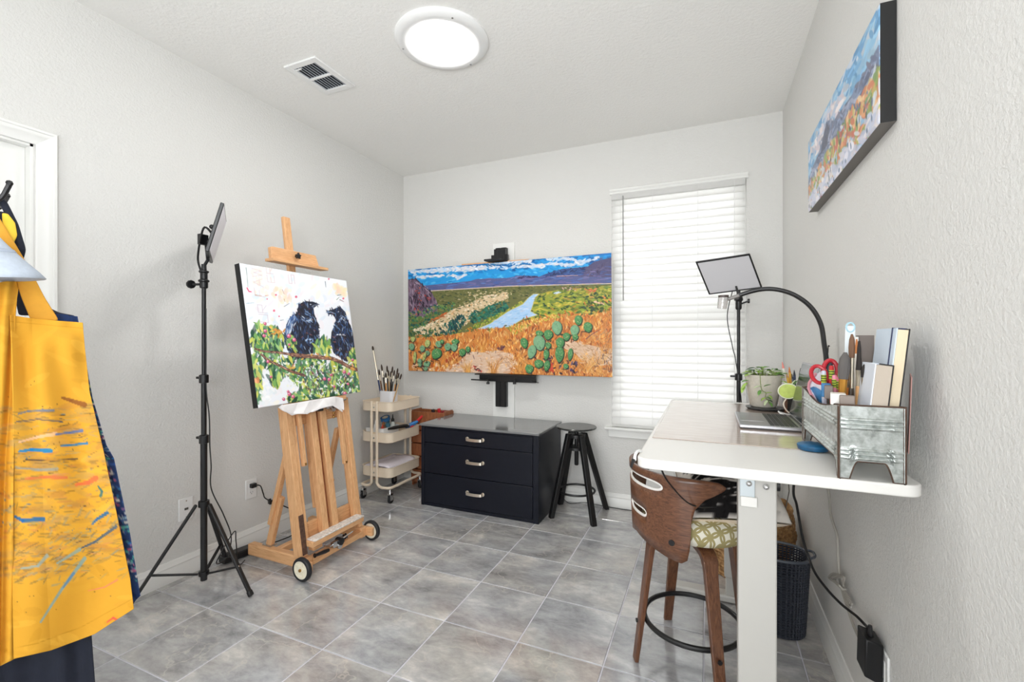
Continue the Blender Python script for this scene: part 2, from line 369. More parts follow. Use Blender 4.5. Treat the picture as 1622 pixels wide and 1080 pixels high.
struct('wall_hall', MB().box(-2.66, -2.5, -2.8, YF-.12, 0, H).box(-2.66, XR, -2.92, -2.8, 0, H), M['wall'])
bp = [(0, 0), (.017, 0), (.017, .066), (.0135, .071), (.0135, .076), (.0155, .08), (.0105, .088), (.0085, .097), (.005, .105), (0, .106)]
def baseboard(name, f): struct(name, MB().prism(bp, lambda a, z: f(a, z, 0), lambda a, z: f(a, z, 1)), M['trim'], sharp=.9)
baseboard('baseboard_left', lambda a, z, k: (XL+a, lerp(.992, YB, k), z))
baseboard('baseboard_back', lambda a, z, k: (lerp(XL, XR, k), YB-a, z))
baseboard('baseboard_right', lambda a, z, k: (XR-a, lerp(YF, YB, k), z))
# door in the left wall: slab, jamb stops and a moulded casing
cp = [(0, 0), (.008, 0), (.012, .006), (.012, .036), (.0165, .042), (.0165, .05), (.021, .053), (.021, .062), (.012, .066), (0, .066)]
dr = thing('door_1', 'white door set in the left wall behind the hanging aprons', 'door', (XL-.045, .515, 0)); dr['kind'] = 'structure'
obj('door_slab', MB().box(XL-.075, XL-.038, .115, .915, .008, 2.035), M['trim'], dr, .002)
obj('jamb', MB().box(XL-.11, XL, .915, .925, 0, 2.045).box(XL-.11, XL, .105, .115, 0, 2.045).box(XL-.11, XL, .105, .925, 2.035, 2.045), M['trim'], dr)
c1 = MB().prism(cp, lambda a, w: (XL+a, .93+w, 0), lambda a, w: (XL+a, .93+w, 2.045+w)).prism(cp, lambda a, w: (XL+a, .10-w, 0), lambda a, w: (XL+a, .10-w, 2.045+w))
c1.prism(cp, lambda a, w: (XL+a, .10-w, 2.045+w), lambda a, w: (XL+a, .93+w, 2.045+w))
obj('casing', c1, M['trim'], dr, sharp=.9)
# window: vinyl frame, panes, sill, apron and head moulding
wi = thing('window_1', 'white framed sash window behind the closed slat blind', 'window', (-.2085, YB+.09, WZ0)); wi['kind'] = 'structure'
fm = MB(); y0, y1 = YB+.075, YB+.125; zc = 1.415
for a in ((WX0, WX0+.05, WZ0, WZ1), (WX1-.05, WX1, WZ0, WZ1), (WX0+.05, WX1-.05, WZ0, WZ0+.05), (WX0+.05, WX1-.05, WZ1-.05, WZ1), (WX0+.05, WX1-.05, zc-.025, zc+.025)):
    fm.box(a[0], a[1], y0, y1, a[2], a[3])
obj('window_frame', fm, M['plastic_white'], wi, .003)
g, gnt, gb = newmat('window_glass'); tr = N(gnt, 'ShaderNodeBsdfTransparent'); gl = N(gnt, 'ShaderNodeBsdfGlossy'); gl.inputs['Roughness'].default_value = .02
fr = N(gnt, 'ShaderNodeFresnel'); ms = N(gnt, 'ShaderNodeMixShader'); gnt.links.new(fr.outputs[0], ms.inputs[0]); gnt.links.new(tr.outputs[0], ms.inputs[1]); gnt.links.new(gl.outputs[0], ms.inputs[2])
gnt.links.new(ms.outputs[0], gnt.nodes['Material Output'].inputs[0]); M['glass'] = g
for z0, z1 in ((WZ0+.05, zc-.025), (zc+.025, WZ1-.05)):
    obj('pane', MB().box(WX0+.05, WX1-.05, YB+.098, YB+.102, z0, z1), M['glass'], wi)
obj('sill', MB().box(WX0-.045, WX1+.04, YB-.045, YB+.075, WZ0-.018, WZ0), M['trim'], wi, .004)
obj('sill_apron', MB().box(WX0-.02, WX1+.02, YB-.016, YB, WZ0-.075, WZ0-.018), M['trim'], wi, .003)
hp = [(0, 0), (.012, 0), (.012, .012), (.022, .024), (.022, .034), (.014, .04), (0, .04)]
obj('head_moulding', MB().prism(hp, lambda a, z: (WX0-.012, YB-a, WZ1-.004+z), lambda a, z: (WX1+.012, YB-a, WZ1-.004+z)), M['trim'], wi)
# slat blind
m, nt, b = newmat('blind_slat'); tl = N(nt, 'ShaderNodeBsdfTranslucent'); tl.inputs[0].default_value = (.93, .92, .9, 1); ms = N(nt, 'ShaderNodeMixShader'); ms.inputs[0].default_value = .5
b.inputs['Base Color'].default_value = (.86, .86, .85, 1); b.inputs['Roughness'].default_value = .4
nt.links.new(b.outputs[0], ms.inputs[1]); nt.links.new(tl.outputs[0], ms.inputs[2]); nt.links.new(ms.outputs[0], nt.nodes['Material Output'].inputs[0]); M['slat'] = m
BY = YB-.006; bl = thing('window_blind', 'closed white horizontal slat blind glowing with daylight in the window', 'blind', (-.2085, BY, WZ0+.004))
bx0, bx1 = WX0+.005, WX1-.005
obj('headrail', MB().box(bx0, bx1, BY-.022, BY+.03, WZ1-.05, WZ1-.004), M['slat'], bl, .003)
NS = 33; pitch = .0502; z0 = WZ0+.055; ta = math.radians(70); sl = None
for k in range(NS):
    if sl is None:
        q = MB(); prof = []
        for t in np.linspace(-1, 1, 7): prof.append((t*.0325, .0022*(1-t*t)+.0011))
        for t in np.linspace(1, -1, 7): prof.append((t*.0325, .0022*(1-t*t)-.0011))
        ct, st = math.cos(ta), math.sin(ta); WLz = WL[bl.name]
        q.prism([(a*ct+n*st*-1, a*st*-1*-1+n*ct) for a, n in prof], lambda a, z: (bx0, BY+a, z+WLz.z), lambda a, z: (bx1, BY+a, z+WLz.z))
        sl = obj('slat', q, M['slat'], bl, sharp=1.0); o = sl
    else:
        o = sl.copy(); C.objects.link(o); o.parent = bl
    o.location.z = z0-WL[bl.name].z+k*pitch
obj('bottom_rail', MB().box(bx0, bx1, BY-.024, BY+.024, WZ0+.006, WZ0+.026), M['slat'], bl, .004)
for x in (-.585, -.36, -.06, .165): obj('ladder_cord', MB().tube([(x, BY-.0275, WZ0+.02), (x, BY-.0275, WZ1-.02)], .0016, 6), M['plastic_white'], bl)
obj('tilt_wand', MB().tube([(-.565, BY-.032, WZ1-.03), (-.563, BY-.036, 1.9), (-.562, BY-.036, 1.53)], .004, 8), mat('clear_wand', (150, 150, 148), .2), bl)
# ceiling light and vent
lt = thing('ceiling_light', 'round white ceiling light with a glowing frosted lens', 'light', (-1.205, 1.92, H-.03)); cc = (-1.205, 1.92, 0)
obj('trim_ring', MB().lathe([(.17, H-.020), (.178, H-.024), (.2, H-.023), (.222, H-.017), (.229, H-.009), (.229, H), (.17, H)], cc, 64), M['plastic_white'], lt)
m, nt, b = newmat('lamp_lens'); b.inputs['Emission Color'].default_value = (1, .99, .97, 1); b.inputs['Emission Strength'].default_value = LAMP_EMIT; b.inputs['Base Color'].default_value = (.9, .9, .9, 1); M['lens'] = m
obj('lens', MB().lathe([(.001, H-.03), (.06, H-.029), (.12, H-.026), (.165, H-.019), (.172, H-.015), (.172, H-.003), (.001, H-.003)], cc, 48), M['lens'], lt)
for a in (75, 195, 315): obj('screw', MB().lathe([(.0045, -.0025), (.0045, 0), (.002, .001)], (cc[0]+.203*math.cos(math.radians(a)), cc[1]+.203*math.sin(math.radians(a)), H-.0225), 10), M['steel'], lt)
vt = thing('ceiling_vent', 'white rectangular air vent with dark louvres in the ceiling', 'vent', (-1.993, 1.907, H-.012)); vx0, vx1, vy0, vy1 = -2.108, -1.878, 1.758, 2.058
fv = MB()
for a in ((vx0, vx0+.038, vy0, vy1), (vx1-.038, vx1, vy0, vy1), (vx0+.038, vx1-.038, vy0, vy0+.036), (vx0+.038, vx1-.038, vy1-.036, vy1), (vx0+.038, vx1-.038, 1.899, 1.915)): fv.box(a[0], a[1], a[2], a[3], H-.011, H)
obj('vent_frame', fv, M['plastic_white'], vt, .003)
M['louvre'] = mat('louvre_grey', (214, 222, 232), .4)
obj('duct_back', MB().box(vx0+.036, vx1-.036, vy0+.034, vy1-.034, H-.0015, H), M['black'], vt)
for y0, y1 in ((vy0+.036, 1.899), (1.915, vy1-.036)):
    for k in range(8):
        x = vx0+.046+k*.0195
        obj('louvre', MB().bar((x, y0, H-.006), (x, y1, H-.006), .0085, .0012, (.6, 0, -.8)), M['louvre'], vt)
obj('damper_lever', MB().box(vx0+.045, vx0+.085, vy0+.04, vy0+.046, H-.016, H-.01), M['plastic_white'], vt)
# wall plates
def plate(name, label, X, y, z, nx, kind, cat='outlet'):
    t = thing(name, label, cat, (X, y, z-.058)); s = nx
    obj('cover_plate', MB().box(*sorted((X, X+s*.006)), y-.036, y+.036, z-.058, z+.058), M['plastic_white'], t, .003)
    if kind == 'duplex':
        obj('receptacle', MB().box(*sorted((X+s*.005, X+s*.0075)), y-.017, y+.017, z-.034, z+.034), M['plastic_white'], t, .002)
        sm = MB()
        for dz in (-.02, .02):
            for dy in (-.0065, .0065): sm.box(*sorted((X+s*.007, X+s*.0079)), y+dy-.001, y+dy+.001, z+dz-.003, z+dz+.005)
            sm.box(*sorted((X+s*.007, X+s*.0079)), y-.002, y+.002, z+dz-.011, z+dz-.007)
        obj('slot_holes', sm, M['black'], t)
    else:
        obj('jack', MB().box(*sorted((X+s*.005, X+s*.009)), y-.009, y+.009, z-.005, z+.006).box(*sorted((X+s*.005, X+s*.0105)), y-.004, y+.004, z-.003, z+.003), mat('jack_grey', (90, 88, 84), .5), t)
        for dz in (-.042, .042): obj('screw', MB().cyl((X+s*.005, y, z+dz), (X+s*.0075, y, z+dz), .003, seg=8), M['steel'], t)
    return t
plate('cable_jack_plate', 'white wall plate with one small grey jack behind the tripod stand', XL, 1.515, .35, 1, 'jack', 'wall plate')
plate('wall_outlet', 'white duplex outlet with a black plug on the left wall', XL, 1.888, .343, 1, 'duplex')
plate('wall_outlet', 'white outlet low on the right wall holding the black power brick', XR, 1.545, .335, -1, 'duplex')
# ---------------------------------------------------------------- dresser
dx0, dx1, dy0, dy1 = -1.985, -1.043, 2.866, 3.366
d = thing('dresser', 'navy black three-drawer dresser under the large landscape painting', 'dresser', (-1.514, 3.11, 0))
cb = MB().box(dx0, dx0+.026, dy0, dy1, .0, .596).box(dx1-.04, dx1, dy0, dy1, .0, .596).box(dx0+.026, dx1-.04, dy0, dy0+.02, .585, .596).box(dx0+.026, dx1-.04, dy0+.02, dy1, .02, .596).box(dx0+.026, dx1-.04, dy0+.004, dy0+.02, .0, .022)
obj('carcass', cb, M['navy'], d, .002)
m, nt, b = newmat('dresser_glass_top'); b.inputs['Base Color'].default_value = (*lin((120, 121, 122)), 1); b.inputs['Roughness'].default_value = .1; b.inputs['Specular IOR Level'].default_value = .75
obj('top', MB().box(dx0-.008, dx1+.008, dy0-.01, dy1+.004, .598, .614), m, d, .003, label='grey glossy glass top')
for k, (za, zb) in enumerate(((.478, .583), (.250, .473), (.025, .245))):
    w = obj('drawer', MB().box(dx0+.030, dx1-.044, dy0+.002, dy0+.02, za, zb), M['navy'], d, .002)
    zm = (za+zb)/2+(.0, .005, .008)[k]; xa = (dx0+dx1)/2-.012; hy = dy0-.024
    hb = MB().ribbon(spline([(xa-.062, dy0, zm), (xa-.062, hy+.008, zm), (xa-.052, hy, zm-.001), (xa, hy-.003, zm-.002), (xa+.052, hy, zm-.001), (xa+.062, hy+.008, zm), (xa+.062, dy0, zm)], 4), .02, .006, (0, 0, 1))
    hb.cyl((xa-.062, dy0+.002, zm+.001), (xa-.062, dy0-.004, zm+.001), .014).cyl((xa+.062, dy0+.002, zm+.001), (xa+.062, dy0-.004, zm+.001), .014)
    obj('handle', hb, M['nickel'], w, .001)
# ---------------------------------------------------------------- small black swivel stool
sc_ = V(-.858, 3.15, 0)
t = thing('round_stool', 'small black swivel stool with a round seat and four splayed legs', 'stool', sc_)
m = mat('stool_black', (24, 24, 25), .4); seatm = mat('stool_seat_black', (70, 70, 68), .22, .5)
obj('seat', MB().lathe([(.001, .612), (.125, .612), (.141, .617), (.143, .623), (.139, .628), (.001, .627)], sc_, 40), seatm, t)
obj('screw_spindle', MB().lathe([(.012, .35), (.015, .356), (.015, .60), (.03, .606), (.03, .612)], sc_, 16), M['blackm'], t)
obj('collar', MB().lathe([(.03, .545), (.062, .55), (.062, .572), (.03, .575)], sc_, 20), m, t)
obj('collar', MB().lathe([(.026, .462), (.07, .465), (.07, .484), (.026, .487)], sc_, 20), m, t)
for fx, fy in ((-.697, 2.993), (-1.002, 3.012), (-.682, 3.328), (-1.022, 3.29)):
    f = V(fx, fy, 0)-sc_; u = f.normalized(); top = sc_+u*.062+V(0, 0, .578); side = V(-u.y, u.x, 0); ft = V(fx, fy, 0)
    q = MB().hexa([p+side*a*.019+u*bb*w for p, w in ((ft, .015), (top, .017)) for bb in (-1, 1) for a in (-1, 1)])
    lg = obj('leg', q, m, t, .003)
    for h in (.475, .56):
        p = lerp(ft, top, h/.578)+u*.016; obj('bolt', MB().cyl(p, p+u*.004, .005, seg=8), M['blackm'], lg)
obj('foot_ring', MB().tube([sc_+V(.128*math.cos(a), .128*math.sin(a), .172) for a in np.linspace(0, 2*PI, 41)[:-1]], .008, 8, True), m, t)
cbl = spline([(-1.02, 3.36, .02), (-.95, 3.3, .012), (-.86, 3.335, .02), (-.74, 3.352, .012), (-.6, 3.356, .006), (-.47, 3.358, .006), (-.3, 3.36, .006)], 8)
tag(obj('floor_cable', MB().tube(cbl, .003, 6), M['black']), 'thin black cord lying along the back baseboard behind the small stool', 'cord')
# ---------------------------------------------------------------- wall easel and large landscape
we = thing('wall_easel', 'black wall-mounted easel rail on a white board holding the large landscape', 'easel', (-1.53, 3.36, .61))
obj('backing_board', MB().box(-1.628, -1.437, 3.372, YB, .612, 2.035), M['trim'], we, .002)
obj('rail', MB().box(-1.588, -1.491, 3.336, 3.372, .70, 1.99).box(-1.582, -1.545, 3.330, 3.336, .70, 1.99).box(-1.534, -1.497, 3.330, 3.336, .70, 1.99), M['black'], we, .0015)
lx0, lx1 = at(753, 600, Y=3.25).x, at(844, 600, Y=3.25).x
obj('ledge', MB().box(lx0, lx1, 3.318, 3.333, .905, .975).box(lx0, lx1, 3.235, 3.33, .962, .971), M['black'], we, .002)
pa = at(746.5, 601, Y=3.24); obj('locking_arm', MB().bar(pa, (pa.x+.15, 3.25, pa.z-.003), .016, .010), M['black'], we, .002)
for px in (773, 815):
    p = at(px, 606, Y=3.27); obj('knob', MB().cyl((p.x, 3.27, p.z+.03), (p.x, 3.27, p.z), .006).cyl((p.x, 3.27, p.z+.004), (p.x, 3.27, p.z-.012), .014, seg=8), M['black'], we, .002)
p = at(845, 604, Y=3.26); obj('loose_wire', MB().tube(spline([(p.x-.02, 3.28, p.z+.004), (p.x+.02, 3.26, p.z-.006), (p.x+.045, 3.25, p.z-.008)], 5), .003, 6), M['black'], we)
obj('top_clamp', MB().box(-1.585, -1.485, 3.30, 3.336, 1.88, 1.975).box(-1.612, -1.468, 3.305, 3.334, 1.87, 1.93).box(-1.635, -1.49, 3.22, 3.33, 1.872, 1.885).box(-1.55, -1.49, 3.292, 3.30, 1.88, 1.965), M['black'], we, .002)
obj('wood_strip', MB().box(-1.89, -1.29, 3.312, 3.328, 1.845, 1.878), M['beech_x'], we, .001)
R1 = Raster(640, 396, 976, 604, 3.2, (60, 140, 200)); r = R1
def skyband(pts, n, sp): r.along(n, pts, sp, [(222, 222, 232), (200, 214, 232), (232, 228, 232), (176, 206, 234)], 7, 2.4)
r.poly([(640, 396), (976, 396), (976, 440), (640, 462)], (36, 152, 222))
r.dabs(260, [(640, 420), (976, 398), (976, 418), (640, 440)], [(10, 104, 178), (16, 122, 196), (30, 146, 214), (4, 92, 160)], 11, 3, -.08, .25)
r.dabs(200, [(640, 436), (976, 415), (976, 440), (640, 456)], [(52, 170, 228), (36, 156, 222), (90, 186, 232), (20, 140, 210)], 9, 2.6, -.08, .4)
for pts, n, sp in (([(650, 430), (685, 428.5), (720, 426), (760, 423), (805, 419)], 300, 1.9), ([(735, 427), (770, 421), (805, 417), (825, 415), (838, 413.5)], 240, 2.0), ([(845, 421), (872, 418), (900, 419.5), (925, 417)], 90, 1.0), ([(868, 411), (888, 409.5), (905, 410), (918, 415), (947, 409)], 80, 1.0), ([(660, 439), (690, 437), (718, 436.5), (726, 440), (738, 435)], 60, .9), ([(800, 424), (830, 421), (860, 423)], 60, 1)): skyband(pts, n, sp)
r.along(90, [(655, 426), (700, 421.5), (745, 419.5), (770, 419), (800, 421), (836, 418)], 1.1, [(6, 92, 164), (20, 120, 190)], 7, 1.8)
r.along(60, [(860, 406.5), (900, 403.5), (968, 400.5)], 1.2, [(6, 96, 170), (14, 110, 190)], 9, 2)
mt1 = [(660, 454), (690, 450.5), (718, 448), (745, 445), (754, 442), (805, 440), (822, 436.5), (850, 437), (853, 438.2), (969, 420), (972, 449), (805, 454), (683, 461.5), (672, 462)]
r.poly(mt1, (88, 96, 144), 1, 5)
r.poly([(854, 438), (868, 432.5), (890, 426), (931, 422), (942, 414), (955, 411), (972, 407), (972, 440), (930, 438), (880, 437.5)], (84, 80, 116), 1, 5)
r.poly([(858, 437), (868, 432.5), (890, 426.5), (928, 422.5), (924, 435), (880, 437)], (54, 78, 132), 1, 5)
r.dabs(170, mt1, [(78, 104, 172), (104, 98, 146), (66, 84, 142), (120, 110, 156), (98, 128, 190)], 13, 1.5, -.05, .12)
r.along(40, [(866, 436), (890, 430), (925, 427)], 2, [(38, 44, 84), (60, 100, 160)], 6, 1.6, .6); r.along(40, [(930, 432), (965, 418)], 4, [(96, 88, 120), (80, 72, 104)], 8, 1.6, .5)
r.along(25, [(810, 440.5), (850, 437.8)], .6, [(58, 50, 92)], 8, 1.2); r.line([(882, 437.2), (915, 436.2)], .9, .7, (222, 176, 160)); r.line([(668, 462), (683, 460.6), (805, 453.3), (972, 448.8)], 1.1, 1.1, (240, 208, 176))
r.poly([(640, 464), (683, 461.5), (805, 454), (976, 449.6), (976, 604), (640, 604)], (106, 108, 62))
r.dabs(500, [(683, 462), (805, 455), (972, 450.5), (972, 466), (800, 474), (690, 486)], [(98, 104, 58), (78, 84, 48), (120, 118, 70), (66, 78, 52), (134, 128, 84)], 4.5, 1.6, 0, .3)
r.dabs(110, [(740, 463), (806, 458), (806, 474), (752, 478)], [(226, 210, 172), (204, 180, 136), (120, 116, 70)], 3, 1.3, 0, .4)
cl = [(646, 443), (659, 441.5), (670, 452), (684, 463), (689, 474), (694, 482), (691, 492), (676, 500), (646, 502)]
r.poly(cl, (112, 92, 114), 1, 8); r.dabs(210, cl, [(72, 54, 74), (44, 34, 50), (150, 132, 152), (168, 146, 164), (128, 96, 112), (96, 74, 96)], 7, 1.8, PI/2-.2, .25)
r.along(22, [(662, 458), (665, 470), (660, 494), (680, 472)], 3, [(170, 58, 52), (196, 92, 60)], 3.5, 1.6, 1); r.line([(647, 443), (659, 441.5), (671, 453), (684, 464)], .9, .9, (50, 38, 56)); r.along(40, [(656, 460), (664, 480), (668, 498)], 5, [(34, 24, 40)], 6, 1, .4)
sand = [(804, 462), (768, 468), (740, 482), (716, 490), (694, 506), (664, 518), (656, 534), (704, 530), (738, 515), (754, 494), (784, 480), (806, 472)]
r.poly(sand, (214, 190, 152), 1, 8); r.dabs(260, sand, [(238, 218, 186), (222, 196, 160), (196, 168, 126), (240, 226, 204), (150, 140, 90), (204, 160, 110)], 4, 1.7, -.4, .4)
r.dabs(60, [(690, 466), (760, 458), (806, 456), (806, 470), (740, 486), (690, 500)], [(216, 196, 158), (180, 160, 116), (60, 80, 54), (40, 62, 50)], 3.4, 1.6, -.1, .4, .85)
r.dabs(90, sand, [(60, 76, 52), (84, 98, 58)], 2.6, 1.6, 0, .5)
r.along(160, sand+[sand[0]], 2.6, [(98, 104, 60), (120, 118, 74), (222, 200, 160), (76, 92, 56), (188, 164, 116)], 4.5, 1.8, .8)
for reg, n, cols, ln, wd, an in (([(646, 496), (694, 482), (724, 478), (716, 490), (690, 505), (664, 522), (646, 534)], 230, [(30, 92, 84), (60, 116, 72), (96, 132, 66), (20, 70, 66), (126, 136, 70)], 4, 2.4, .3), ([(740, 502), (752, 492), (806, 474), (806, 490), (770, 505), (748, 512)], 230, [(24, 92, 84), (18, 70, 68), (52, 128, 108), (40, 104, 74)], 4, 2.4, 0), ([(684, 535), (706, 512), (730, 498), (740, 506), (716, 534)], 150, [(16, 66, 68), (28, 90, 92), (44, 106, 84), (12, 50, 54)], 6, 2.2, 1.3), ([(648, 528), (670, 520), (690, 522), (690, 536), (648, 534)], 80, [(18, 70, 62), (40, 92, 62), (90, 120, 64)], 4, 1.8, 1.3), ([(740, 520), (768, 506), (804, 490), (830, 474), (832, 480), (800, 503), (756, 520)], 210, [(128, 150, 56), (164, 174, 66), (92, 128, 52), (190, 176, 72)], 4, 1.8, -.5)): r.dabs(n, reg, cols, ln, wd, an, .4)
r.along(40, [(677, 511), (700, 500), (706, 496)], 1.2, [(206, 110, 54), (186, 90, 46)], 4, 1.5); r.along(40, [(654, 524), (668, 520), (690, 511)], 1.4, [(238, 220, 190)], 4, 1.4)
md = [(852, 466), (880, 460), (972, 452), (972, 508), (880, 516), (832, 516), (838, 498), (845, 480)]
r.poly(md, (150, 158, 58), 1, 6); r.dabs(430, md, [(176, 180, 64), (120, 148, 54), (204, 184, 66), (92, 124, 48), (150, 168, 76), (212, 200, 80)], 6, 1.9, -.1, .25)
r.dabs(60, md, [(196, 170, 60), (222, 196, 84), (132, 120, 56), (206, 140, 66)], 10, 3, -.1, .3, .7); r.dabs(120, [(852, 466), (880, 460), (972, 452), (972, 468), (880, 474)], [(98, 116, 52), (150, 150, 62), (84, 98, 50), (190, 170, 80)], 6, 1.6, -.05, .2, .85)
r.dabs(46, md, [(70, 100, 50), (88, 116, 52)], 9, 3.4, -.1, .4, .7)
r.dabs(85, md, [(46, 76, 48), (62, 88, 46), (34, 62, 48)], 5, 2.6, 0, .4)
r.dabs(90, [(916, 485), (945, 470), (972, 468), (972, 498), (930, 502)], [(40, 62, 46), (70, 92, 44), (140, 160, 60), (214, 126, 60), (54, 70, 40)], 6, 3, .2, .6); r.along(30, [(930, 459), (945, 458), (930, 463)], 1.6, [(214, 128, 92), (206, 104, 60)], 4, 1.5); r.along(26, [(890, 456), (900, 458), (918, 457)], 1.4, [(222, 190, 170), (150, 110, 100)], 3, 1.3, 1); r.along(16, [(878, 464.5), (886, 463)], .5, [(196, 212, 232)], 4, 1.2)
r.along(12, [(940, 478), (956, 481)], .9, [(236, 190, 160)], 5, 1.6)
riv = [(845, 466), (853, 466), (846, 472), (844, 482), (840, 493), (850, 499), (828, 505), (808, 517), (786, 520), (756, 521), (776, 513), (804, 494), (828, 482), (836, 473)]
r.line(riv+[riv[0]], 2, 2, (206, 190, 96)); r.poly(riv, (172, 206, 238), 1, 4); r.dabs(120, riv, [(196, 216, 242), (146, 190, 232), (210, 214, 236), (160, 200, 240)], 8, 1.5, -.2, .2, .7)
gr = [(644, 536), (700, 532), (726, 528), (756, 521), (806, 519), (830, 508), (860, 503), (900, 496), (940, 498), (976, 488), (976, 604), (640, 604)]
r.poly(gr, (206, 132, 66), 1, 8); r.dabs(500, gr, [(160, 84, 40), (134, 70, 44), (196, 96, 40), (224, 176, 110), (240, 196, 124)], 9, 2.6, PI/2, .5, .75)
r.dabs(1300, gr, [(232, 138, 44), (244, 176, 84), (186, 88, 36), (218, 112, 44), (244, 206, 140), (210, 156, 92), (146, 74, 40), (250, 190, 90)], 7, 1.2, PI/2, .35)
r.along(150, [(646, 536), (700, 531), (728, 527), (756, 521), (806, 519), (830, 508), (860, 503), (900, 496), (940, 497), (972, 488)], 2.2, [(222, 130, 50), (130, 140, 60), (236, 190, 90), (70, 96, 60), (200, 104, 44)], 6, 1.6, 1.2)
r.dabs(130, [(806, 519), (832, 508), (866, 502), (900, 500), (850, 512), (812, 532)], [(178, 176, 62), (130, 146, 58), (234, 196, 96), (240, 210, 120)], 4, 1.4, 1.4, .5)
path = [(690, 596), (726, 575), (740, 558), (790, 555), (812, 560), (816, 580), (800, 598)]
r.poly(path, (222, 190, 164), 1, 7); r.dabs(260, path, [(234, 206, 182), (208, 172, 144), (240, 214, 196), (186, 150, 130), (214, 160, 120)], 6, 1.3, -.1, .3)
sd2 = [(888, 549), (904, 538), (930, 546), (968, 552), (972, 576), (930, 582), (912, 560)]
r.poly(sd2, (218, 184, 154), 1, 7); r.dabs(90, sd2, [(234, 204, 178), (196, 158, 126), (176, 132, 96)], 6, 1.3, .3, .4)
r.along(70, [(650, 582), (690, 588), (720, 580)], 4, [(238, 206, 176), (228, 176, 120)], 4, 2); r.dabs(100, [(936, 525), (972, 520), (972, 556), (946, 548)], [(214, 160, 96), (228, 134, 54), (186, 130, 90)], 7, 1.3, -.7, .5)
gc = [(232, 150, 60), (196, 120, 50), (240, 190, 110), (160, 92, 44), (222, 170, 96)]
for a in ((60, 822, 592, 38, -.7, .5), (46, 782, 592, 32, -.5, .6), (60, 764, 558, 24, -.6, .5), (56, 796, 554, 26, -.5, .5), (60, 742, 592, 20, -.8, .3), (70, 950, 594, 44, -1.2, .6), (60, 930, 590, 34, -1, .9), (40, 960, 560, 34, -.9, .6), (30, 846, 590, 28, -1, -.1)): r.fan(*a, gc)
r.along(26, [(968, 556), (948, 575), (972, 590), (958, 562)], 4, [(92, 62, 66), (120, 84, 60)], 8, 1.2, .8); r.line([(928, 537), (938, 529), (952, 521)], 1.6, .8, (112, 70, 74)); r.along(120, path+[path[0]], 2.4, [(226, 150, 66), (190, 110, 56), (236, 206, 180), (206, 160, 110)], 6, 1.4, 1.0); r.along(60, sd2+[sd2[0]], 2, [(220, 150, 80), (190, 120, 66), (230, 200, 170)], 6, 1.3, .9)
r.along(30, [(868, 562), (872, 590), (905, 585), (912, 570), (900, 592)], 4, [(40, 32, 50), (84, 66, 104), (56, 46, 66)], 6, 2.4, 1)
r.dabs(240, gr, [(116, 62, 44), (92, 58, 60), (150, 96, 60), (250, 214, 150), (248, 190, 100)], 6, 1.0, PI/2, .5, .9)
r.along(18, [(874, 574), (874, 588)], 1.6, [(204, 76, 44), (190, 60, 40)], 5, 2.6, 1); r.along(20, [(684, 562), (720, 560), (715, 570)], 4, [(190, 92, 50), (168, 60, 44)], 5, 2, 1); r.along(14, [(750, 580), (756, 586), (762, 588)], 1.6, [(206, 74, 60), (70, 40, 46)], 4, 1.8, 1); r.along(12, [(788, 553), (800, 549)], 1.4, [(96, 56, 70)], 5, 2, .6)
cac = [(882, 519, 8, 11, -.25, 0), (868, 530, 7, 8, .2, 1), (854, 528, 6.5, 5, 0, 1), (854, 543, 9, 11.5, -.2, 0), (830, 543, 6.3, 9, -.1, 1), (842, 557, 7, 10.5, .25, 0), (865, 561, 4.6, 8.5, .1, 1), (853, 576, 7, 7, 0, 1), (866, 579, 5, 9, 0, 1), (838, 584, 6.4, 7, 0, 1), (916, 507, 6.3, 7.6, 0, 1), (931, 518, 7, 8, 0, 1), (910, 523, 7, 9, 0, 0), (897, 533, 6.2, 6.2, 0, 1), (887, 543, 6.5, 8.5, .1, 1), (886, 561, 7.5, 13, -.15, 1), (903, 561, 3.8, 10, 0, 1), (896, 580, 4.2, 4, 0, 1), (868, 547, 4.2, 5, 0, 1), (911, 534, 5, 5, 0, 1),
       (652, 549, 4.6, 6, -.2, 0), (677, 544, 4.5, 6.5, .2, 2), (654, 537, 4, 4, 0, 2), (669, 552, 4, 5.4, 0, 0), (677, 559, 3.4, 4, 0, 0), (665, 574, 4, 6.6, 0, 0), (676, 576, 5.4, 4.2, -.3, 0), (672, 565, 2.4, 7, 0, 2), (657, 566, 2.2, 10, 0, 2), (695, 545, 6, 5, .3, 0), (691, 560, 7.2, 9, .4, 1), (709, 549, 5, 6, 0, 0), (721, 541, 5.5, 4.4, 0, 1), (719, 550, 5, 6, 0, 0), (732, 558, 5.4, 6.2, .2, 1), (741, 553, 3.4, 4.6, 0, 1), (700, 541, 3, 3.6, 0, 1), (674, 584, 3, 3, 0, 0)]
pal = [(122, 170, 128), (74, 138, 80), (178, 190, 112)]
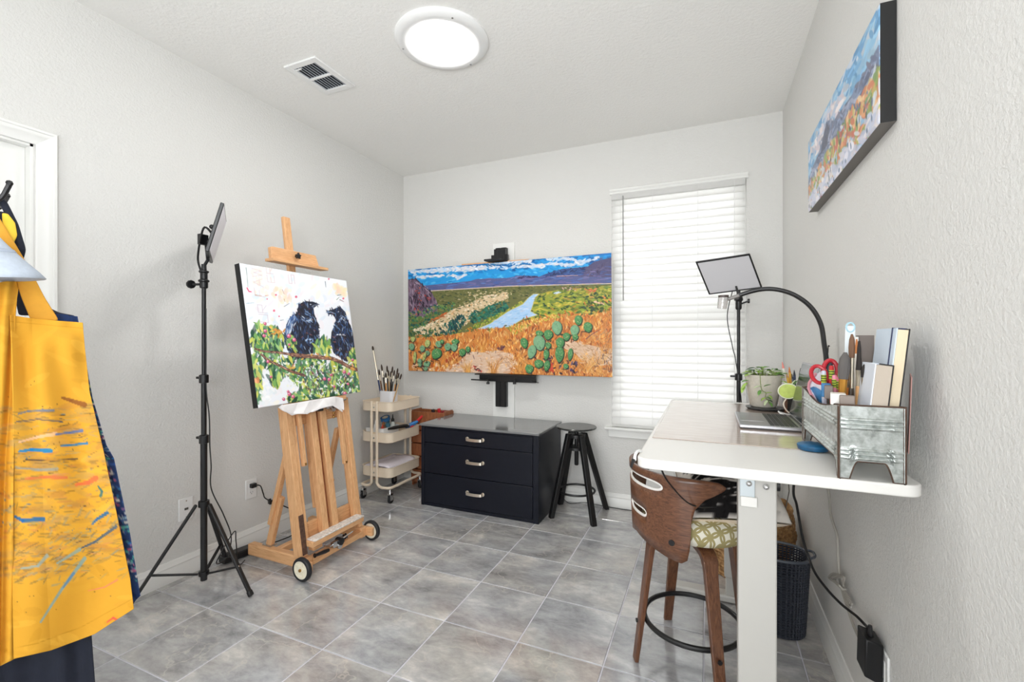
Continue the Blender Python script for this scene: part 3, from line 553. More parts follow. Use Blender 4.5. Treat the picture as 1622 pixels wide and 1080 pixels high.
for x, y, rx, ry, an, c in cac:
    r.along(5, [(x-rx, y+ry), (x+rx, y+ry)], 1.5, [(60, 36, 40), (110, 56, 36), (44, 60, 44)], 5, 2, .9, .8)
    rx, ry, an = rx*RNG.uniform(.9, 1.08), ry*RNG.uniform(.92, 1.06), an+RNG.normal(0, .12)
    k = np.array(pal[c])
    def pad(cx, cy, sx, sy): return [(cx+(sx*math.sin(t)*(1-.28*math.cos(t)*-1 if math.cos(t) < 0 else 1+.05*math.cos(t)))*math.cos(an)-(-sy*math.cos(t))*math.sin(an), cy+(sx*math.sin(t)*(1+.3*min(0, math.cos(t))))*math.sin(an)+(-sy*math.cos(t))*math.cos(an)) for t in np.linspace(0, 2*PI, 19)[:-1]]
    r.poly(pad(x+1, y+1.2, rx*1.1, ry*1.08), k*.32+np.array((16, 8, 18))); r.poly(pad(x, y, rx, ry), k, 1, 4); r.poly(pad(x-rx*.16, y-ry*.14, rx*.72, ry*.74), k*.9+24, .7, 4)
    r.along(7, [(x-rx*.4, y-ry*.5), (x+rx*.3, y+ry*.5)], rx*.25, [k*.8, k*1.12, k*.95+(0, 10, 14)], 4, 1.4, .8, .8, 6)
    for _ in range(int(rx*1.5)):
        a = RNG.uniform(0, 2*PI); q = RNG.uniform(.15, .85); r.ell(x+rx*q*math.cos(a), y+ry*q*math.sin(a), .5, .5, 0, (226, 226, 170) if c else (70, 120, 84), .85)
M['oil'] = painted('oil_paint', .42, 260, .25); M['edge_white'] = mat('canvas_edge_white', (230, 228, 224), .6); M['edge_black'] = mat('canvas_edge_black', (20, 20, 21), .6)
BL_, BR_ = at(647.3, 587, Y=3.298), at(970, 597.5, Y=3.252); TL_, TR_ = at(646.3, 427.5, Y=3.298), at(968.3, 400.3, Y=3.252)
lp = thing('landscape_painting', 'large desert river landscape painting with prickly pear cacti on the back wall', 'painting', ((BL_+BR_)/2))
canvas(lp, (TL_, TR_, BR_, BL_), [(646.3, 427.5), (968.3, 400.3), (970, 597.5), (647.3, 587)], R1, 540, 290, .032, M['edge_white'], M['oil'])
# ---------------------------------------------------------------- studio easel with the crow painting
ez = thing('studio_easel', 'rolling beech wood studio easel holding the two-crow painting', 'easel', (-2.12, 1.96, 0))
def ex(z): return -1.972-.135*(z-.1)          # lean of the front frame
def E_(name, p0, p1, w, h, side=(0, 1, 0), mk='beech_z', par=None, bv=.003): return obj(name, MB().bar(p0, p1, w, h, side), M[mk], par or ez, bv)
YLb, YRb = 1.768, 2.182
for y in (YLb, YRb):
    E_('base_beam', (-2.375, y, .066), (-1.93, y, .066), .042, .062, (0, 1, 0), 'beech_x', bv=.006)
    E_('wheel_block', (-1.97, y+(-.028 if y < 2 else .028), .066), (-1.885, y+(-.028 if y < 2 else .028), .066), .022, .05, (0, 1, 0), 'beech_x')
    wy = y+(-.055 if y < 2 else .055); wc = V(-1.918, wy, .0605); sg = -1 if y < 2 else 1
    My = Matrix.Rotation(PI/2*-sg, 3, 'X')
    wh = obj('wheel', MB().lathe([(.046, -.013), (.0555, -.0125), (.0605, -.007), (.0605, .007), (.0555, .0125), (.046, .013), (.046, -.013)], wc, 36, My, cap=False), M['rubber'], ez)
    hb = MB().lathe([(.001, -.010), (.046, -.010), (.046, .011), (.040, .011), (.038, .005), (.016, .006), (.014, .012), (.001, .012)], wc, 36, My)
    for k in range(5):
        a = 2*PI*k/5; hb.bar(wc+V(0, sg*.006, 0)+V(math.cos(a), 0, math.sin(a))*.012, wc+V(0, sg*.008, 0)+V(math.cos(a), 0, math.sin(a))*.041, .006, .005, (0, 1, 0))
    obj('hub', hb, mat('wheel_hub_cream', (232, 226, 206), .4), wh); obj('axle_bolt', MB().cyl(wc+V(0, sg*.01, 0), wc+V(0, sg*.018, 0), .008, seg=10), M['brass'], wh)
    obj('bolt', MB().cyl((-1.995, y+sg*.02, .062), (-1.995, y+sg*.026, .062), .006, seg=10), M['brass'], ez)
E_('front_bar', (-1.945, YLb+.02, .066), (-1.945, YRb-.02, .066), .05, .034, (1, 0, 0), 'beech_y')
E_('rear_bar', (-2.20, YLb+.02, .066), (-2.20, YRb-.02, .066), .04, .034, (1, 0, 0), 'beech_y')
for y in (1.752, 2.168):
    E_('upright', (ex(.10), y, .10), (ex(.885), y-.012, .885), .036, .062, (0, 1, 0))
    E_('inner_rail', (ex(.16)+.012, y+(.028 if y < 2 else -.028), .16), (ex(.87)+.012, y+(.016 if y < 2 else -.04), .87), .02, .03, (0, 1, 0))
obj('paint_smear', MB().bar((ex(.11)+.034, 1.752, .115), (ex(.32)+.034, 1.748, .32), .03, .002, (0, 1, 0)), mat('dark_paint_smear', (88, 62, 50), .5, 0, .5, 60), ez, label='dark paint stain')
for y0, zt, zb in ((1.806, .85, .56), (2.098, .82, .50)):
    E_('side_arm', (ex(zb)+.028, y0, zb), (ex(zt)+.028, y0-.006, zt), .024, .022)
    obj('bolt', MB().cyl((ex(zb+.015)+.038, y0, zb+.012), (ex(zb+.015)+.043, y0, zb+.012), .006, seg=10), M['brass'], ez)
for y in (1.895, 1.968): E_('mast', (ex(.175)+.012, y+.012, .175), (ex(.88)+.012, y, .88), .042, .04)
E_('mast_groove', (ex(.2)-.002, 1.944, .2), (ex(.86)-.002, 1.932, .86), .03, .02, (0, 1, 0), 'redwood')
E_('mast_post', (ex(.3)-.03, 1.915, .3), (ex(1.955)-.03, 1.893, 1.955), .046, .022)
E_('lower_board', (ex(.2)-.02, 1.775, .205), (ex(.2)-.02, 2.145, .205), .085, .02, (0, 0, 1), 'beech_y')
E_('lower_tray', (ex(.16)+.045, 1.765, .165), (ex(.16)+.045, 2.15, .165), .07, .028, (1, 0, 0), 'beech_y')
obj('paint_crust', MB().box(ex(.16)+.022, ex(.16)+.083, 1.775, 2.15, .178, .188), mat('white_paint_crust', (222, 214, 206), .6, 0, .3, 70, .8, 120, .004), ez, .004, label='crusted white paint')
obj('cheek_block', MB().box(ex(.16)+.01, ex(.16)+.05, 1.80, 1.86, .115, .15), M['beech_y'], ez, .003)
E_('upper_bar', (ex(.8)-.022, 1.765, .80), (ex(.8)-.022, 2.145, .80), .06, .02, (0, 0, 1), 'beech_y')
E_('canvas_ledge', (-2.038, 1.73, .897), (-2.038, 2.105, .897), .085, .03, (1, 0, 0), 'beech_y')
E_('ledge_block', (ex(.86)+.035, 1.80, .868), (ex(.86)+.035, 1.9, .868), .034, .034, (0, 0, 1), 'beech_y')
zc = 1.705; xc = ex(zc)-.005
obj('top_clamp', MB().prism([(1.745, zc-.02), (1.745, zc+.045), (1.76, zc+.052), (2.055, zc+.052), (2.07, zc+.0), (2.075, zc-.02)], lambda y, z: (xc-.012-.135*(z-zc), y, z), lambda y, z: (xc+.012-.135*(z-zc), y, z)), M['beech_y'], ez, .003)
E_('clamp_ledge', (xc+.025, 1.72, zc-.028), (xc+.025, 2.105, zc-.028), .066, .017, (1, 0, 0), 'beech_y')
def star(c, r, ax):
    ax = Vector(ax).normalized(); u = V(0, 0, 1) if abs(ax.z) < .9 else V(1, 0, 0); u = (u-ax*u.dot(ax)).normalized(); w = ax.cross(u)
    pts = [(math.cos(k*PI/5)*r*(1 if k % 2 == 0 else .55), math.sin(k*PI/5)*r*(1 if k % 2 == 0 else .55)) for k in range(10)]
    return MB().prism(pts, lambda a, b: Vector(c)+u*a+w*b-ax*.007, lambda a, b: Vector(c)+u*a+w*b+ax*.007).cyl(Vector(c)-ax*.02, Vector(c), r*.4, seg=10)
obj('star_knob', star((xc+.03, 1.905, zc+.022), .02, (1, 0, 0)), M['black'], ez, .002)
for y, ys, yb, zb_ in ((1.790, 1.775, 1.775, .10), (2.135, 2.15, 2.15, .10)):
    xb = -2.262; top = V(ex(.70)-.04, y, .70); bot = V(xb, yb, zb_)
    E_('rear_strut', lerp(bot, top, .2), top, .03, .026, (0, 1, 0))
    E_('strut_foot', bot+V(.016, .012, 0), lerp(bot, top, .46)+V(.016, .012, 0), .026, .04, (0, 1, 0))
    p = lerp(bot, top, .42); obj('star_knob', star(p+V(-.024, -.02, 0), .018, (-.3, -1, 0)), M['black'], ez, .002)
    obj('hinge_plate', MB().box(xb-.02, xb+.045, yb-.01, yb+.035, .096, .104), M['steel'], ez, .001)
# cranks
def crank(z, y, label):
    x = ex(z)+.075
    o = obj('crank', MB().tube([(x-.04, y-.02, z), (x, y-.02, z+.004), (x+.004, y+.05, z+.012), (x+.01, y+.14, z+.026)], .0045, 8).cyl((x-.02, y+.045, z-.015), (x+.012, y+.045, z-.015), .018, seg=12).obox((x, y+.02, z+.004), (.02, .05, .03)), M['steel'], ez)
    obj('crank_grip', MB().lathe([(.001, -.05), (.009, -.046), (.011, -.02), (.008, .04), (.012, .05), (.001, .052)], (x, y-.075, z-.006), 12, Matrix.Rotation(PI/2-.12, 3, 'X')), M['black'], o)
    obj('gear_cap', MB().lathe([(.001, -.02), (.02, -.018), (.02, .018), (.001, .02)], (x, y+.05, z+.006), 12, Matrix.Rotation(PI/2, 3, 'Y')), M['black'], o)
crank(.862, 1.955, 'a'); crank(.108, 1.90, 'b')
obj('star_knob', star((ex(.12)+.07, 2.005, .118), .018, (1, 0, 0)), M['black'], ez, .002)
obj('brass_nuts', MB().ball((ex(.8)+.04, 2.035, .812), .009).ball((ex(.8)+.04, 2.035, .79), .009), M['brass'], ez)
# crow painting
cw = lambda x, y: (x, y)
R2 = Raster(366, 408, 580, 656, 4.2, (241, 243, 249)); r = R2; allr = [(370, 410), (576, 436), (578, 625), (402, 652)]
r.dabs(320, allr, [(228, 236, 249), (246, 240, 244), (250, 250, 252), (250, 244, 230), (222, 234, 246), (240, 232, 238)], 12, 6, PI/2, .7, .6, 4)
for reg, cols in (([(395, 420), (430, 424), (432, 470), (405, 470)], [(246, 232, 212), (250, 226, 214)]), ([(430, 455), (462, 460), (462, 480), (432, 478)], [(246, 226, 196), (250, 214, 196)]), ([(528, 450), (546, 456), (546, 468), (532, 466)], [(250, 232, 190), (246, 216, 196)])): r.dabs(26, reg, cols, 9, 5, 1.4, .4, .5, 3)
SEG = {'F': [(0, 0, 0, 6), (0, 0, 4, 0), (0, 3, 3, 3)], 'L': [(0, 0, 0, 6), (0, 6, 4, 6)], 'A': [(0, 6, 2, 0), (2, 0, 4, 6), (1, 4, 3, 4)], 'W': [(0, 0, 1, 6), (1, 6, 2, 1), (2, 1, 3, 6), (3, 6, 4, 0)], 'E': [(0, 0, 0, 6), (0, 0, 4, 0), (0, 3, 3, 3), (0, 6, 4, 6)], 'R': [(0, 0, 0, 6), (0, 0, 4, 0), (4, 0, 4, 3), (4, 3, 0, 3), (1, 3, 4, 6)], 'S': [(4, 0, 0, 0), (0, 0, 0, 3), (0, 3, 4, 3), (4, 3, 4, 6), (4, 6, 0, 6)], 'U': [(0, 0, 0, 6), (0, 6, 4, 6), (4, 6, 4, 0)]}
def letters(txt, x, y, w, h, gap, col, slant=.13):   # stencil capitals lying on their side, read upwards
    for i, ch in enumerate(txt):
        for a, b_, c_, d_ in SEG.get(ch, []):
            q = lambda s_, t_: (x+t_/6*h+slant*-(s_/4*w+i*(w+gap)), y-(s_/4*w+i*(w+gap))+t_/6*h*.10)
            r.line([q(a, b_), q(c_, d_)], 1.3, 1.3, (222, 212, 222), .6); r.line([q(a, b_), q(c_, d_)], .6, .6, col, .45)
letters('UR', 411, 510, 12, 14, 3, (196, 176, 190)); letters('FAW', 404, 469, 13, 15, 2.5, (206, 176, 160)); letters('ER', 424, 447, 11, 11, 3, (204, 178, 166)); letters('S', 458, 449, 14, 9, 2, (206, 170, 168))
for p, c in (([(389.5, 424), (392.5, 455)], (120, 140, 140)), ([(515, 446), (516, 455)], (110, 120, 130)), ([(404, 467.5), (414, 469)], (186, 130, 90)), ([(420, 469), (425, 468)], (206, 140, 110)), ([(390, 481), (402, 480)], (160, 190, 206)), ([(450, 486), (458, 481)], (120, 130, 156)), ([(444, 508), (449, 507)], (130, 140, 156)), ([(534, 468), (540, 467)], (90, 100, 100)), ([(538, 475), (544, 478)], (120, 60, 70)), ([(533, 475), (537, 471)], (110, 130, 110)), ([(447, 459), (450, 466)], (190, 150, 120)), ([(450, 474), (451, 478)], (196, 150, 100))): r.line(p, 1.1, .7, c, .85)
r.line([(391, 456.5), (394, 462), (397.5, 462.5)], 2, 1.6, (226, 90, 130)); 
for x, y, q in ((437, 467.5, 1.6), (434, 492.5, 1.9), (442, 501.5, 1.3), (469, 470.5, 2), (520.5, 442, 1.4), (543.5, 473, 1.6), (423, 474, 1.2)): r.ell(x, y, q, q, 0, (222, 88, 116), .85)
ink = [(26, 30, 46), (34, 40, 62), (22, 24, 34), (44, 58, 92), (40, 34, 44)]; blu = [(58, 98, 158), (96, 138, 186), (70, 84, 120), (164, 188, 216), (44, 74, 128)]
k1 = [(506, 482.5), (499, 479.3), (495, 478), (486, 477.6), (479, 479), (473.5, 483), (471, 490), (471, 496), (464, 499), (458, 505), (453, 517), (450.5, 533), (452, 545), (458, 560), (457, 584), (462, 586), (470, 566), (472, 590), (480, 592), (490, 562), (500, 556), (506, 540), (504, 514), (498, 498), (496.5, 489), (500, 485.5)]
k2 = [(516.5, 495), (522, 491.5), (527, 490.5), (535, 487), (541, 488.5), (547, 495), (550, 506), (556, 519), (560.5, 533), (563, 552), (556, 566), (549, 573), (538, 566), (529, 560), (523.5, 542), (525, 526), (531, 514), (532, 505), (528, 499), (521, 498)]
for k in (k1, k2):
    r.poly(k, (28, 33, 52)); r.dabs(330, k, ink, 8, 1.7, 1.25, .35); r.dabs(120, k, blu, 7, 1.1, 1.3, .4, .85); r.dabs(22, k, [(116, 62, 60), (150, 90, 80)], 4, 1.4, .8, .5, .8)
r.poly([(463, 500), (457, 507), (452.5, 520), (451, 536), (457, 532), (464, 516), (471, 507), (469, 501)], (92, 130, 184), .9); r.dabs(46, [(463, 500), (457, 507), (452, 522), (452, 540), (462, 524), (472, 506)], [(176, 200, 228), (58, 88, 146), (226, 232, 240), (36, 50, 86)], 10, 1.1, 1.9, .2)
r.along(20, [(478, 505), (486, 509), (494, 507)], 1.5, [(210, 222, 236), (130, 160, 200)], 5, 1.1); r.along(14, [(484, 492), (492, 503)], 2, [(120, 150, 190), (90, 110, 150)], 5, 1.4); r.along(16, [(536, 510), (542, 502), (545, 505)], 1.6, [(206, 218, 234), (120, 146, 186)], 5, 1.1)
r.along(16, [(534, 530), (546, 532)], .8, [(226, 230, 240)], 2.4, 1.1); r.along(16, [(482, 540), (494, 537), (492, 545)], 1.2, [(190, 208, 232), (110, 146, 196)], 3.5, 1.4); r.line([(517, 495), (524, 494.5), (530, 497)], 1.6, 1, (150, 168, 196)); r.line([(505.5, 482.7), (498, 483.5), (494, 486)], 1.2, 1, (120, 128, 146))
r.ell(492, 482.5, 1.1, .9, 0, (200, 206, 216)); r.ell(536, 494, 1.1, .9, 0, (190, 190, 196)); r.line([(470, 482), (476, 479)], .8, .5, (140, 190, 216)); r.along(10, [(455, 540), (462, 560)], 2, [(150, 176, 206)], 8, .8)
lf = [(122, 172, 92), (188, 208, 108), (84, 140, 78), (220, 220, 128), (56, 108, 84), (150, 190, 120), (40, 86, 66), (206, 206, 90), (100, 150, 110)]
def leaves(n, reg, l, w, ang, dang): r.dabs(n, reg, [(38, 66, 58), (64, 84, 76)], l*1.05, w*1.15, ang, dang, .55, 6, 1); r.dabs(n*2, reg, lf, l, w, ang, dang, .95, 8, 1)
leaves(64, [(396, 540), (398, 524), (408, 514), (432, 517), (446, 524), (452, 546), (446, 560), (404, 562)], 13, 5, 1.5, .45)
leaves(16, [(496, 558), (502, 540), (512, 533), (524, 546), (522, 562)], 15, 5, 1.5, .4); leaves(14, [(552, 570), (557, 554), (564, 552), (568, 585)], 12, 4.5, 1.3, .4); leaves(12, [(453, 546), (460, 532), (470, 540), (466, 562)], 12, 4, 1.4, .4)
leaves(150, [(404, 560), (470, 568), (500, 566), (552, 580), (570, 592), (572, 622), (505, 636), (480, 640), (474, 606), (440, 590), (410, 580)], 15, 5, 1.5, .45)
leaves(22, [(398, 566), (410, 576), (416, 596), (412, 634), (406, 630)], 16, 6, 1.6, .3); leaves(36, [(452, 634), (470, 622), (500, 612), (505, 636), (460, 642)], 14, 6, .9, .6); leaves(10, [(430, 582), (445, 592), (440, 612), (428, 606)], 16, 6, 1.5, .3)
r.dabs(150, [(404, 560), (552, 580), (572, 622), (480, 640), (440, 595)], [(246, 246, 248), (238, 240, 226), (226, 232, 240)], 5, 2.2, 1.2, .8, .9); r.dabs(70, [(470, 575), (550, 590), (566, 612), (490, 630)], [(44, 52, 60), (90, 76, 96), (120, 70, 66)], 6, 1.8, 1.2, .6, .8)
def branch(pts, w0, w1):
    r.line(pts, w0+1, w1+1, (70, 50, 50)); r.line(pts, w0, w1, (134, 92, 76)); r.along(int(len(pts)*22), pts, w0*.22, [(212, 172, 146), (100, 66, 60), (176, 128, 104), (80, 56, 58)], 5, .9, .15, .9)
branch([(404, 553), (418, 557), (440, 558.5), (462, 562)], 2.2, 3); branch([(462, 562), (480, 564), (498, 565.5), (525, 568), (540, 574), (552, 581), (572, 588)], 5.5, 4.2); branch([(414, 562), (426, 572), (444, 580), (460, 588), (482, 595)], 2.6, 3.4); r.line([(448, 590), (462, 598)], 1.2, .8, (196, 170, 120)); r.line([(528, 592), (542, 586)], 1, .8, (200, 180, 140))
r.dabs(20, [(412, 640), (414, 600), (430, 612), (440, 640)], [(248, 248, 250), (236, 242, 246)], 10, 6, 1, 1, .8, 3)
for x, y, q in ((419.5, 513, 2.3), (420, 524.5, 2.8), (418, 532, 2.6), (457.5, 532.5, 3.2), (466, 538.5, 3), (458, 546, 2), (424, 573, 2.4), (458, 624, 3), (464, 628, 2.8), (449, 632, 2.4), (456, 620, 2), (545, 589, 2.6), (514, 600, 2.6), (521, 601, 2.5), (524, 594, 2), (552, 592, 2.2), (558, 570, 2), (546, 623, 3), (551, 608, 2), (429, 597, 2), (529, 612, 2)): r.ell(x+.5, y+.6, q, q, 0, (120, 40, 66), .8); r.ell(x, y, q, q, 0, (214, 96, 138)); r.ell(x-.7, y-.8, q*.45, q*.45, 0, (246, 196, 206))
r.along(24, [(426, 520), (440, 530), (446, 525)], 3, [(226, 190, 80), (232, 160, 90), (214, 140, 60)], 6, 2.4); r.along(8, [(405, 600), (408, 606)], 1.5, [(236, 160, 110)], 6, 4); r.along(12, [(441, 603), (500, 550), (564, 590)], 3, [(230, 180, 80), (226, 150, 90)], 6, 2.6)
XB, XT = -2.0, -2.1
cTL, cTR, cBR, cBL = at(379, 416.5, X=XT), at(548.2, 444.7, X=XT), at(571, 620.6, X=XB), at(409, 646.2, X=XB)
cp_ = thing('crow_painting', 'painting of two crows on a leafy branch standing on the wooden easel', 'painting', ((cBL+cBR)/2))
canvas(cp_, (cTL, cTR, cBR, cBL), [(379, 416.5), (548.2, 444.7), (571, 620.6), (409, 646.2)], R2, 330, 330, .036, M['edge_black'], M['oil'])
# white rag over the ledge
M['rag'] = mat('rag_white', (238, 234, 234), .85, 0, .04, 30, .4, 300, .001)
rows = [[(446, 641.5), (470, 637.5), (490, 634), (512, 630.5), (530, 627.5), (543, 630)], [(443, 644), (466, 651), (486, 643), (510, 636.5), (532, 632.5), (545, 640)], [(441, 645), (462, 658), (482, 652), (506, 644), (531, 643), (545, 650)], [(447, 650), (465, 655), (482, 655), (495, 653), (524, 640), (541, 646)], [(452, 652.5), (470, 655), (488, 655.5), (497, 648), (528, 643), (543, 653)]]
xs = [-1.977, -1.971, -1.962, -1.957, -1.960]
def ragpt(u, v):
    j = min(3, int(v*4)); f = v*4-j; i = min(4, int(u*5)); g_ = u*5-i
    g_ = g_*g_*(3-2*g_)
    q = lambda rr: (lerp(rr[i][0], rr[i+1][0], g_), lerp(rr[i][1], rr[i+1][1], g_))
    a, c = q(rows[j]), q(rows[j+1]); x, y = lerp(a[0], c[0], f), lerp(a[1], c[1], f)
    return at(x, y, X=lerp(xs[j], xs[j+1], f)+.004*math.sin(u*19+v*2))
tag(obj('rag', MB().grid(ragpt, 50, 14), M['rag'], solid=.004, sub=1), 'crumpled white rag draped over the easel ledge below the crow painting', 'rag')
# ---------------------------------------------------------------- light panels on tripod stands
M['diff2'] = mat('panel_diffuser_lit', (240, 238, 245), .5); M['diff'] = mat('panel_diffuser', (204, 203, 207), .5)  # same diffuser twice; left copy lightened because it faces away from the light
def tripod(root, x, y, feet, ztop, zc, zh, r=.012):
    p = V(x, y, 0); z1, z2 = lerp(zc, ztop, .30), lerp(zc, ztop, .58)
    obj('column', MB().cyl(p+V(0, 0, .05), p+V(0, 0, z1), r*1.25, seg=14), M['blackm'], root)
    obj('column', MB().cyl(p+V(0, 0, z1), p+V(0, 0, z2), r, seg=14), M['blackm'], root); obj('column', MB().cyl(p+V(0, 0, z2), p+V(0, 0, ztop), r*.8, seg=14), M['blackm'], root)
    for z in (z1, z2):
        k = obj('clamp_collar', MB().lathe([(r*1.2, -.022), (r*1.75, -.02), (r*1.75, .018), (r*1.2, .022)], p+V(0, 0, z), 14), M['black'], root)
        obj('lever', MB().obox(p+V(-.03, -.004, z+.004), (.034, .012, .012)), M['black'], k, .002)
    obj('leg_collar', MB().lathe([(r*1.2, -.016), (r*2, -.014), (r*2, .014), (r*1.2, .016)], p+V(0, 0, zc), 14), M['black'], root)
    obj('brace_collar', MB().lathe([(r*1.2, -.012), (r*1.9, -.01), (r*1.9, .01), (r*1.2, .012)], p+V(0, 0, zh), 14), M['black'], root)
    for fx, fy in feet:
        f = V(fx, fy, .012); u = V(fx-x, fy-y, 0).normalized(); a = p+u*r*2.6+V(0, 0, zc)
        lg = obj('leg', MB().bar(a, f, .021, .0145, V(-u.y, u.x, 0)), M['blackm'], root, .005); obj('rubber_foot', MB().bar(lerp(a, f, .96), f+(f-a).normalized()*.008, .024, .018, V(-u.y, u.x, 0)), M['black'], lg, .004)
        mid = lerp(a, f, .70); obj('brace', MB().bar(p+u*r*2+V(0, 0, zh), mid, .014, .008, V(-u.y, u.x, 0)), M['blackm'], root, .002)
        obj('rivet', MB().ball(mid, .009, seg=8), M['steel'], lg)
def panel(root, corners, thick, fw, dm='diff'):
    TL, TR, BR, BL = [Vector(q) for q in corners]; n = (TR-TL).cross(BL-TL).normalized()
    if n.dot(V(0, 0, EYE)-TL) < 0: n = -n
    k = n*-thick
    obj('panel_body', MB().hexa([BL+k, BR+k, BL, BR, TL+k, TR+k, TL, TR]), M['black'], root, .003)
    f = lambda u, v: (TL*(1-u)+TR*u)*(1-v)+(BL*(1-u)+BR*u)*v
    a, b = fw/(TR-TL).length, fw/(BL-TL).length
    q = [f(a, 1-b), f(1-a, 1-b), f(a, b), f(1-a, b)]
    obj('diffuser', MB().hexa([q[0]-n*.001, q[1]-n*.001, q[0]+n*.0015, q[1]+n*.0015, q[2]-n*.001, q[3]-n*.001, q[2]+n*.0015, q[3]+n*.0015]), M[dm], root)
    return f, n
sx_, sy_ = -2.30, 1.459
ls = thing('light_stand', 'black tripod stand with a tilted flat light panel by the left wall', 'light', (sx_, sy_, 0))
tripod(ls, sx_, sy_, [(-2.031, 1.51), (-2.442, 1.21), (-2.462, 1.685)], 1.50, .43, .085)
near_t, near_b = at(355.5, 322, d=2.12), at(330.5, 399, d=2.12); far_t, far_b = at(359, 350, d=2.43), at(336.5, 417.5, d=2.43)
f, n = panel(ls, (near_t, far_t, far_b, near_b), .016, .011, 'diff2')
hp_ = V(sx_, sy_, 1.50); pc = f(.35, .72)-n*.016
obj('head_socket', MB().lathe([(.014, 0), (.018, .004), (.018, .03), (.024, .034), (.024, .04), (.016, .046), (.016, .075), (.022, .08), (.022, .086), (.012, .09), (.011, .12)], hp_, 14), M['black'], ls)
obj('tilt_knob', MB().cyl(hp_+V(0, 0, .02), hp_+V(-.05, -.022, .02), .006).lathe([(.001, -.008), (.02, -.007), (.022, .0), (.02, .007), (.001, .008)], hp_+V(-.058, -.026, .02), 10, Matrix.Rotation(PI/2, 3, 'Y')), M['black'], ls)
obj('yoke', MB().tube([hp_+V(0, 0, .11), hp_+V(.0, .02, .145), pc-n*.02, pc-n*.002], .008, 8).obox(pc-n*.032, (.02, .04, .05)), M['black'], ls)
bk = f(.05, .62)-n*.018
obj('power_plug', MB().tube(spline([hp_+V(-.018, -.004, .09), hp_+V(-.03, -.01, .16), bk-n*.028+V(0, 0, .01), bk+n*.006], 6), .005, 6).ball(f(.05, .5)-n*.02, .011), M['black'], ls)
pw = [hp_+V(.016, .0, -.1), (sx_+.017, sy_, 1.2), (sx_+.018, sy_, 1.0), (sx_+.026, sy_+.01, .86), (sx_+.03, sy_+.01, .72), (sx_+.04, sy_+.01, .62), (sx_+.026, sy_+.02, .50), (sx_+.06, sy_+.06, .36), (sx_+.03, sy_+.12, .22), (sx_-.02, sy_+.13, .10), (sx_+.02, sy_+.05, .12), (sx_+.05, sy_+.12, .25), (sx_+.01, sy_+.16, .18), (-2.33, 1.66, .03), (-2.36, 1.72, .02)]
obj('power_cord', MB().tube(spline(pw, 8), .0028, 6), M['black'], ls)
tag(obj('power_brick', MB().bar((-2.47, 1.66, .026), (-2.44, 1.86, .026), .062, .04, (1, 0, 0)), M['black'], bev=.006), 'black power brick on the floor behind the wooden easel base', 'power brick')
oc = spline([(XL+.03, 1.895, .366), (XL+.055, 1.91, .36), (XL+.06, 1.925, .31), (XL+.05, 1.95, .27), (XL+.06, 2.02, .22), (XL+.10, 2.12, .14), (XL+.14, 2.17, .06), (XL+.13, 2.10, .012), (XL+.12, 1.96, .012), (-2.44, 1.865, .026)], 8)
pg = thing('plug_cord', 'black plug and cord hanging from the left wall outlet to the floor', 'cord', (XL+.03, 1.888, .33))
obj('plug', MB().box(XL+.008, XL+.034, 1.872, 1.905, .352, .378), M['black'], pg, .004); obj('cord', MB().tube(oc, .0035, 6), M['black'], pg)
rs = thing('light_stand', 'black stand with a square light panel facing the room behind the desk', 'light', (.177, 3.12, 0))
tripod(rs, .177, 3.12, [(.177, 3.325), (.0, 3.02), (.355, 3.02)], 1.46, .40, .09)
Yp = 3.09; f, n = panel(rs, (at(1101.5, 415, Y=Yp-.05), at(1188, 402, Y=Yp-.05), at(1208, 456, Y=Yp+.05), at(1123, 467, Y=Yp+.05)), .016, .010)
hp_ = V(.177, 3.12, 1.46); obj('head_socket', MB().lathe([(.014, -.03), (.018, -.02), (.018, .02), (.026, .03), (.022, .05), (.012, .06), (.010, .09)], hp_, 14), M['black'], rs)
obj('tilt_knob', MB().cyl(hp_, hp_+V(.05, 0, .02), .005).lathe([(.001, -.006), (.014, -.006), (.014, .006), (.001, .006)], hp_+V(.055, 0, .022), 10, Matrix.Rotation(PI/2, 3, 'Y')), M['black'], rs)
obj('yoke', MB().bar(hp_+V(0, 0, .06), f(.55, .80)-n*.022, .024, .012), M['black'], rs, .002)
obj('power_cord', MB().tube(spline([f(.5, .9)-n*.02, at(1152, 500, Y=3.1), at(1160, 548, Y=3.09), at(1166, 575, Y=3.1), (.195, 3.11, .8), (.19, 3.1, .3), (.21, 3.14, .05)], 8), .0028, 6), M['black'], rs)
# ---------------------------------------------------------------- utility cart in the corner
ct = thing('utility_cart', 'cream three-tier metal utility cart on casters in the corner', 'cart', (-2.35, 2.98, 0))
cx0, cx1, cy0, cy1 = -2.495, -2.205, 2.775, 3.195
def rrect(x0, x1, y0, y1, r, n=6):
    o = []
    for (cx, cy, a0) in ((x1-r, y1-r, 0), (x0+r, y1-r, 90), (x0+r, y0+r, 180), (x1-r, y0+r, 270)):
        for k in range(n+1): a = math.radians(a0+90*k/n); o.append((cx+r*math.cos(a), cy+r*math.sin(a)))
    return o
def open_tray(q, x0, x1, y0, y1, z0, z1, r, th=.003, lip=.004):
    prof = [(0, z0+.006), (.0, z1-.006), (-lip, z1-.003), (-lip, z1), (th, z1), (th, z0+.004)]
    rings = []
    for off, z in [(.012, z0)]+prof: rings.append([q.bm.verts.new((a, b, z)) for a, b in rrect(x0+off, x1-off, y0+off, y1-off, max(.004, r-off))])
    for A, B in zip(rings, rings[1:]):
        for j in range(len(A)): q.bm.faces.new((A[j], A[(j+1) % len(A)], B[(j+1) % len(A)], B[j]))
    q.bm.faces.new(rings[0][::-1]); q.bm.faces.new(rings[-1]); return q
for z1, z0 in ((.768, .690), (.532, .452), (.266, .186)): obj('tray', open_tray(MB(), cx0, cx1, cy0+.006, cy1-.006, z0, z1, .05), M['cream'], ct)
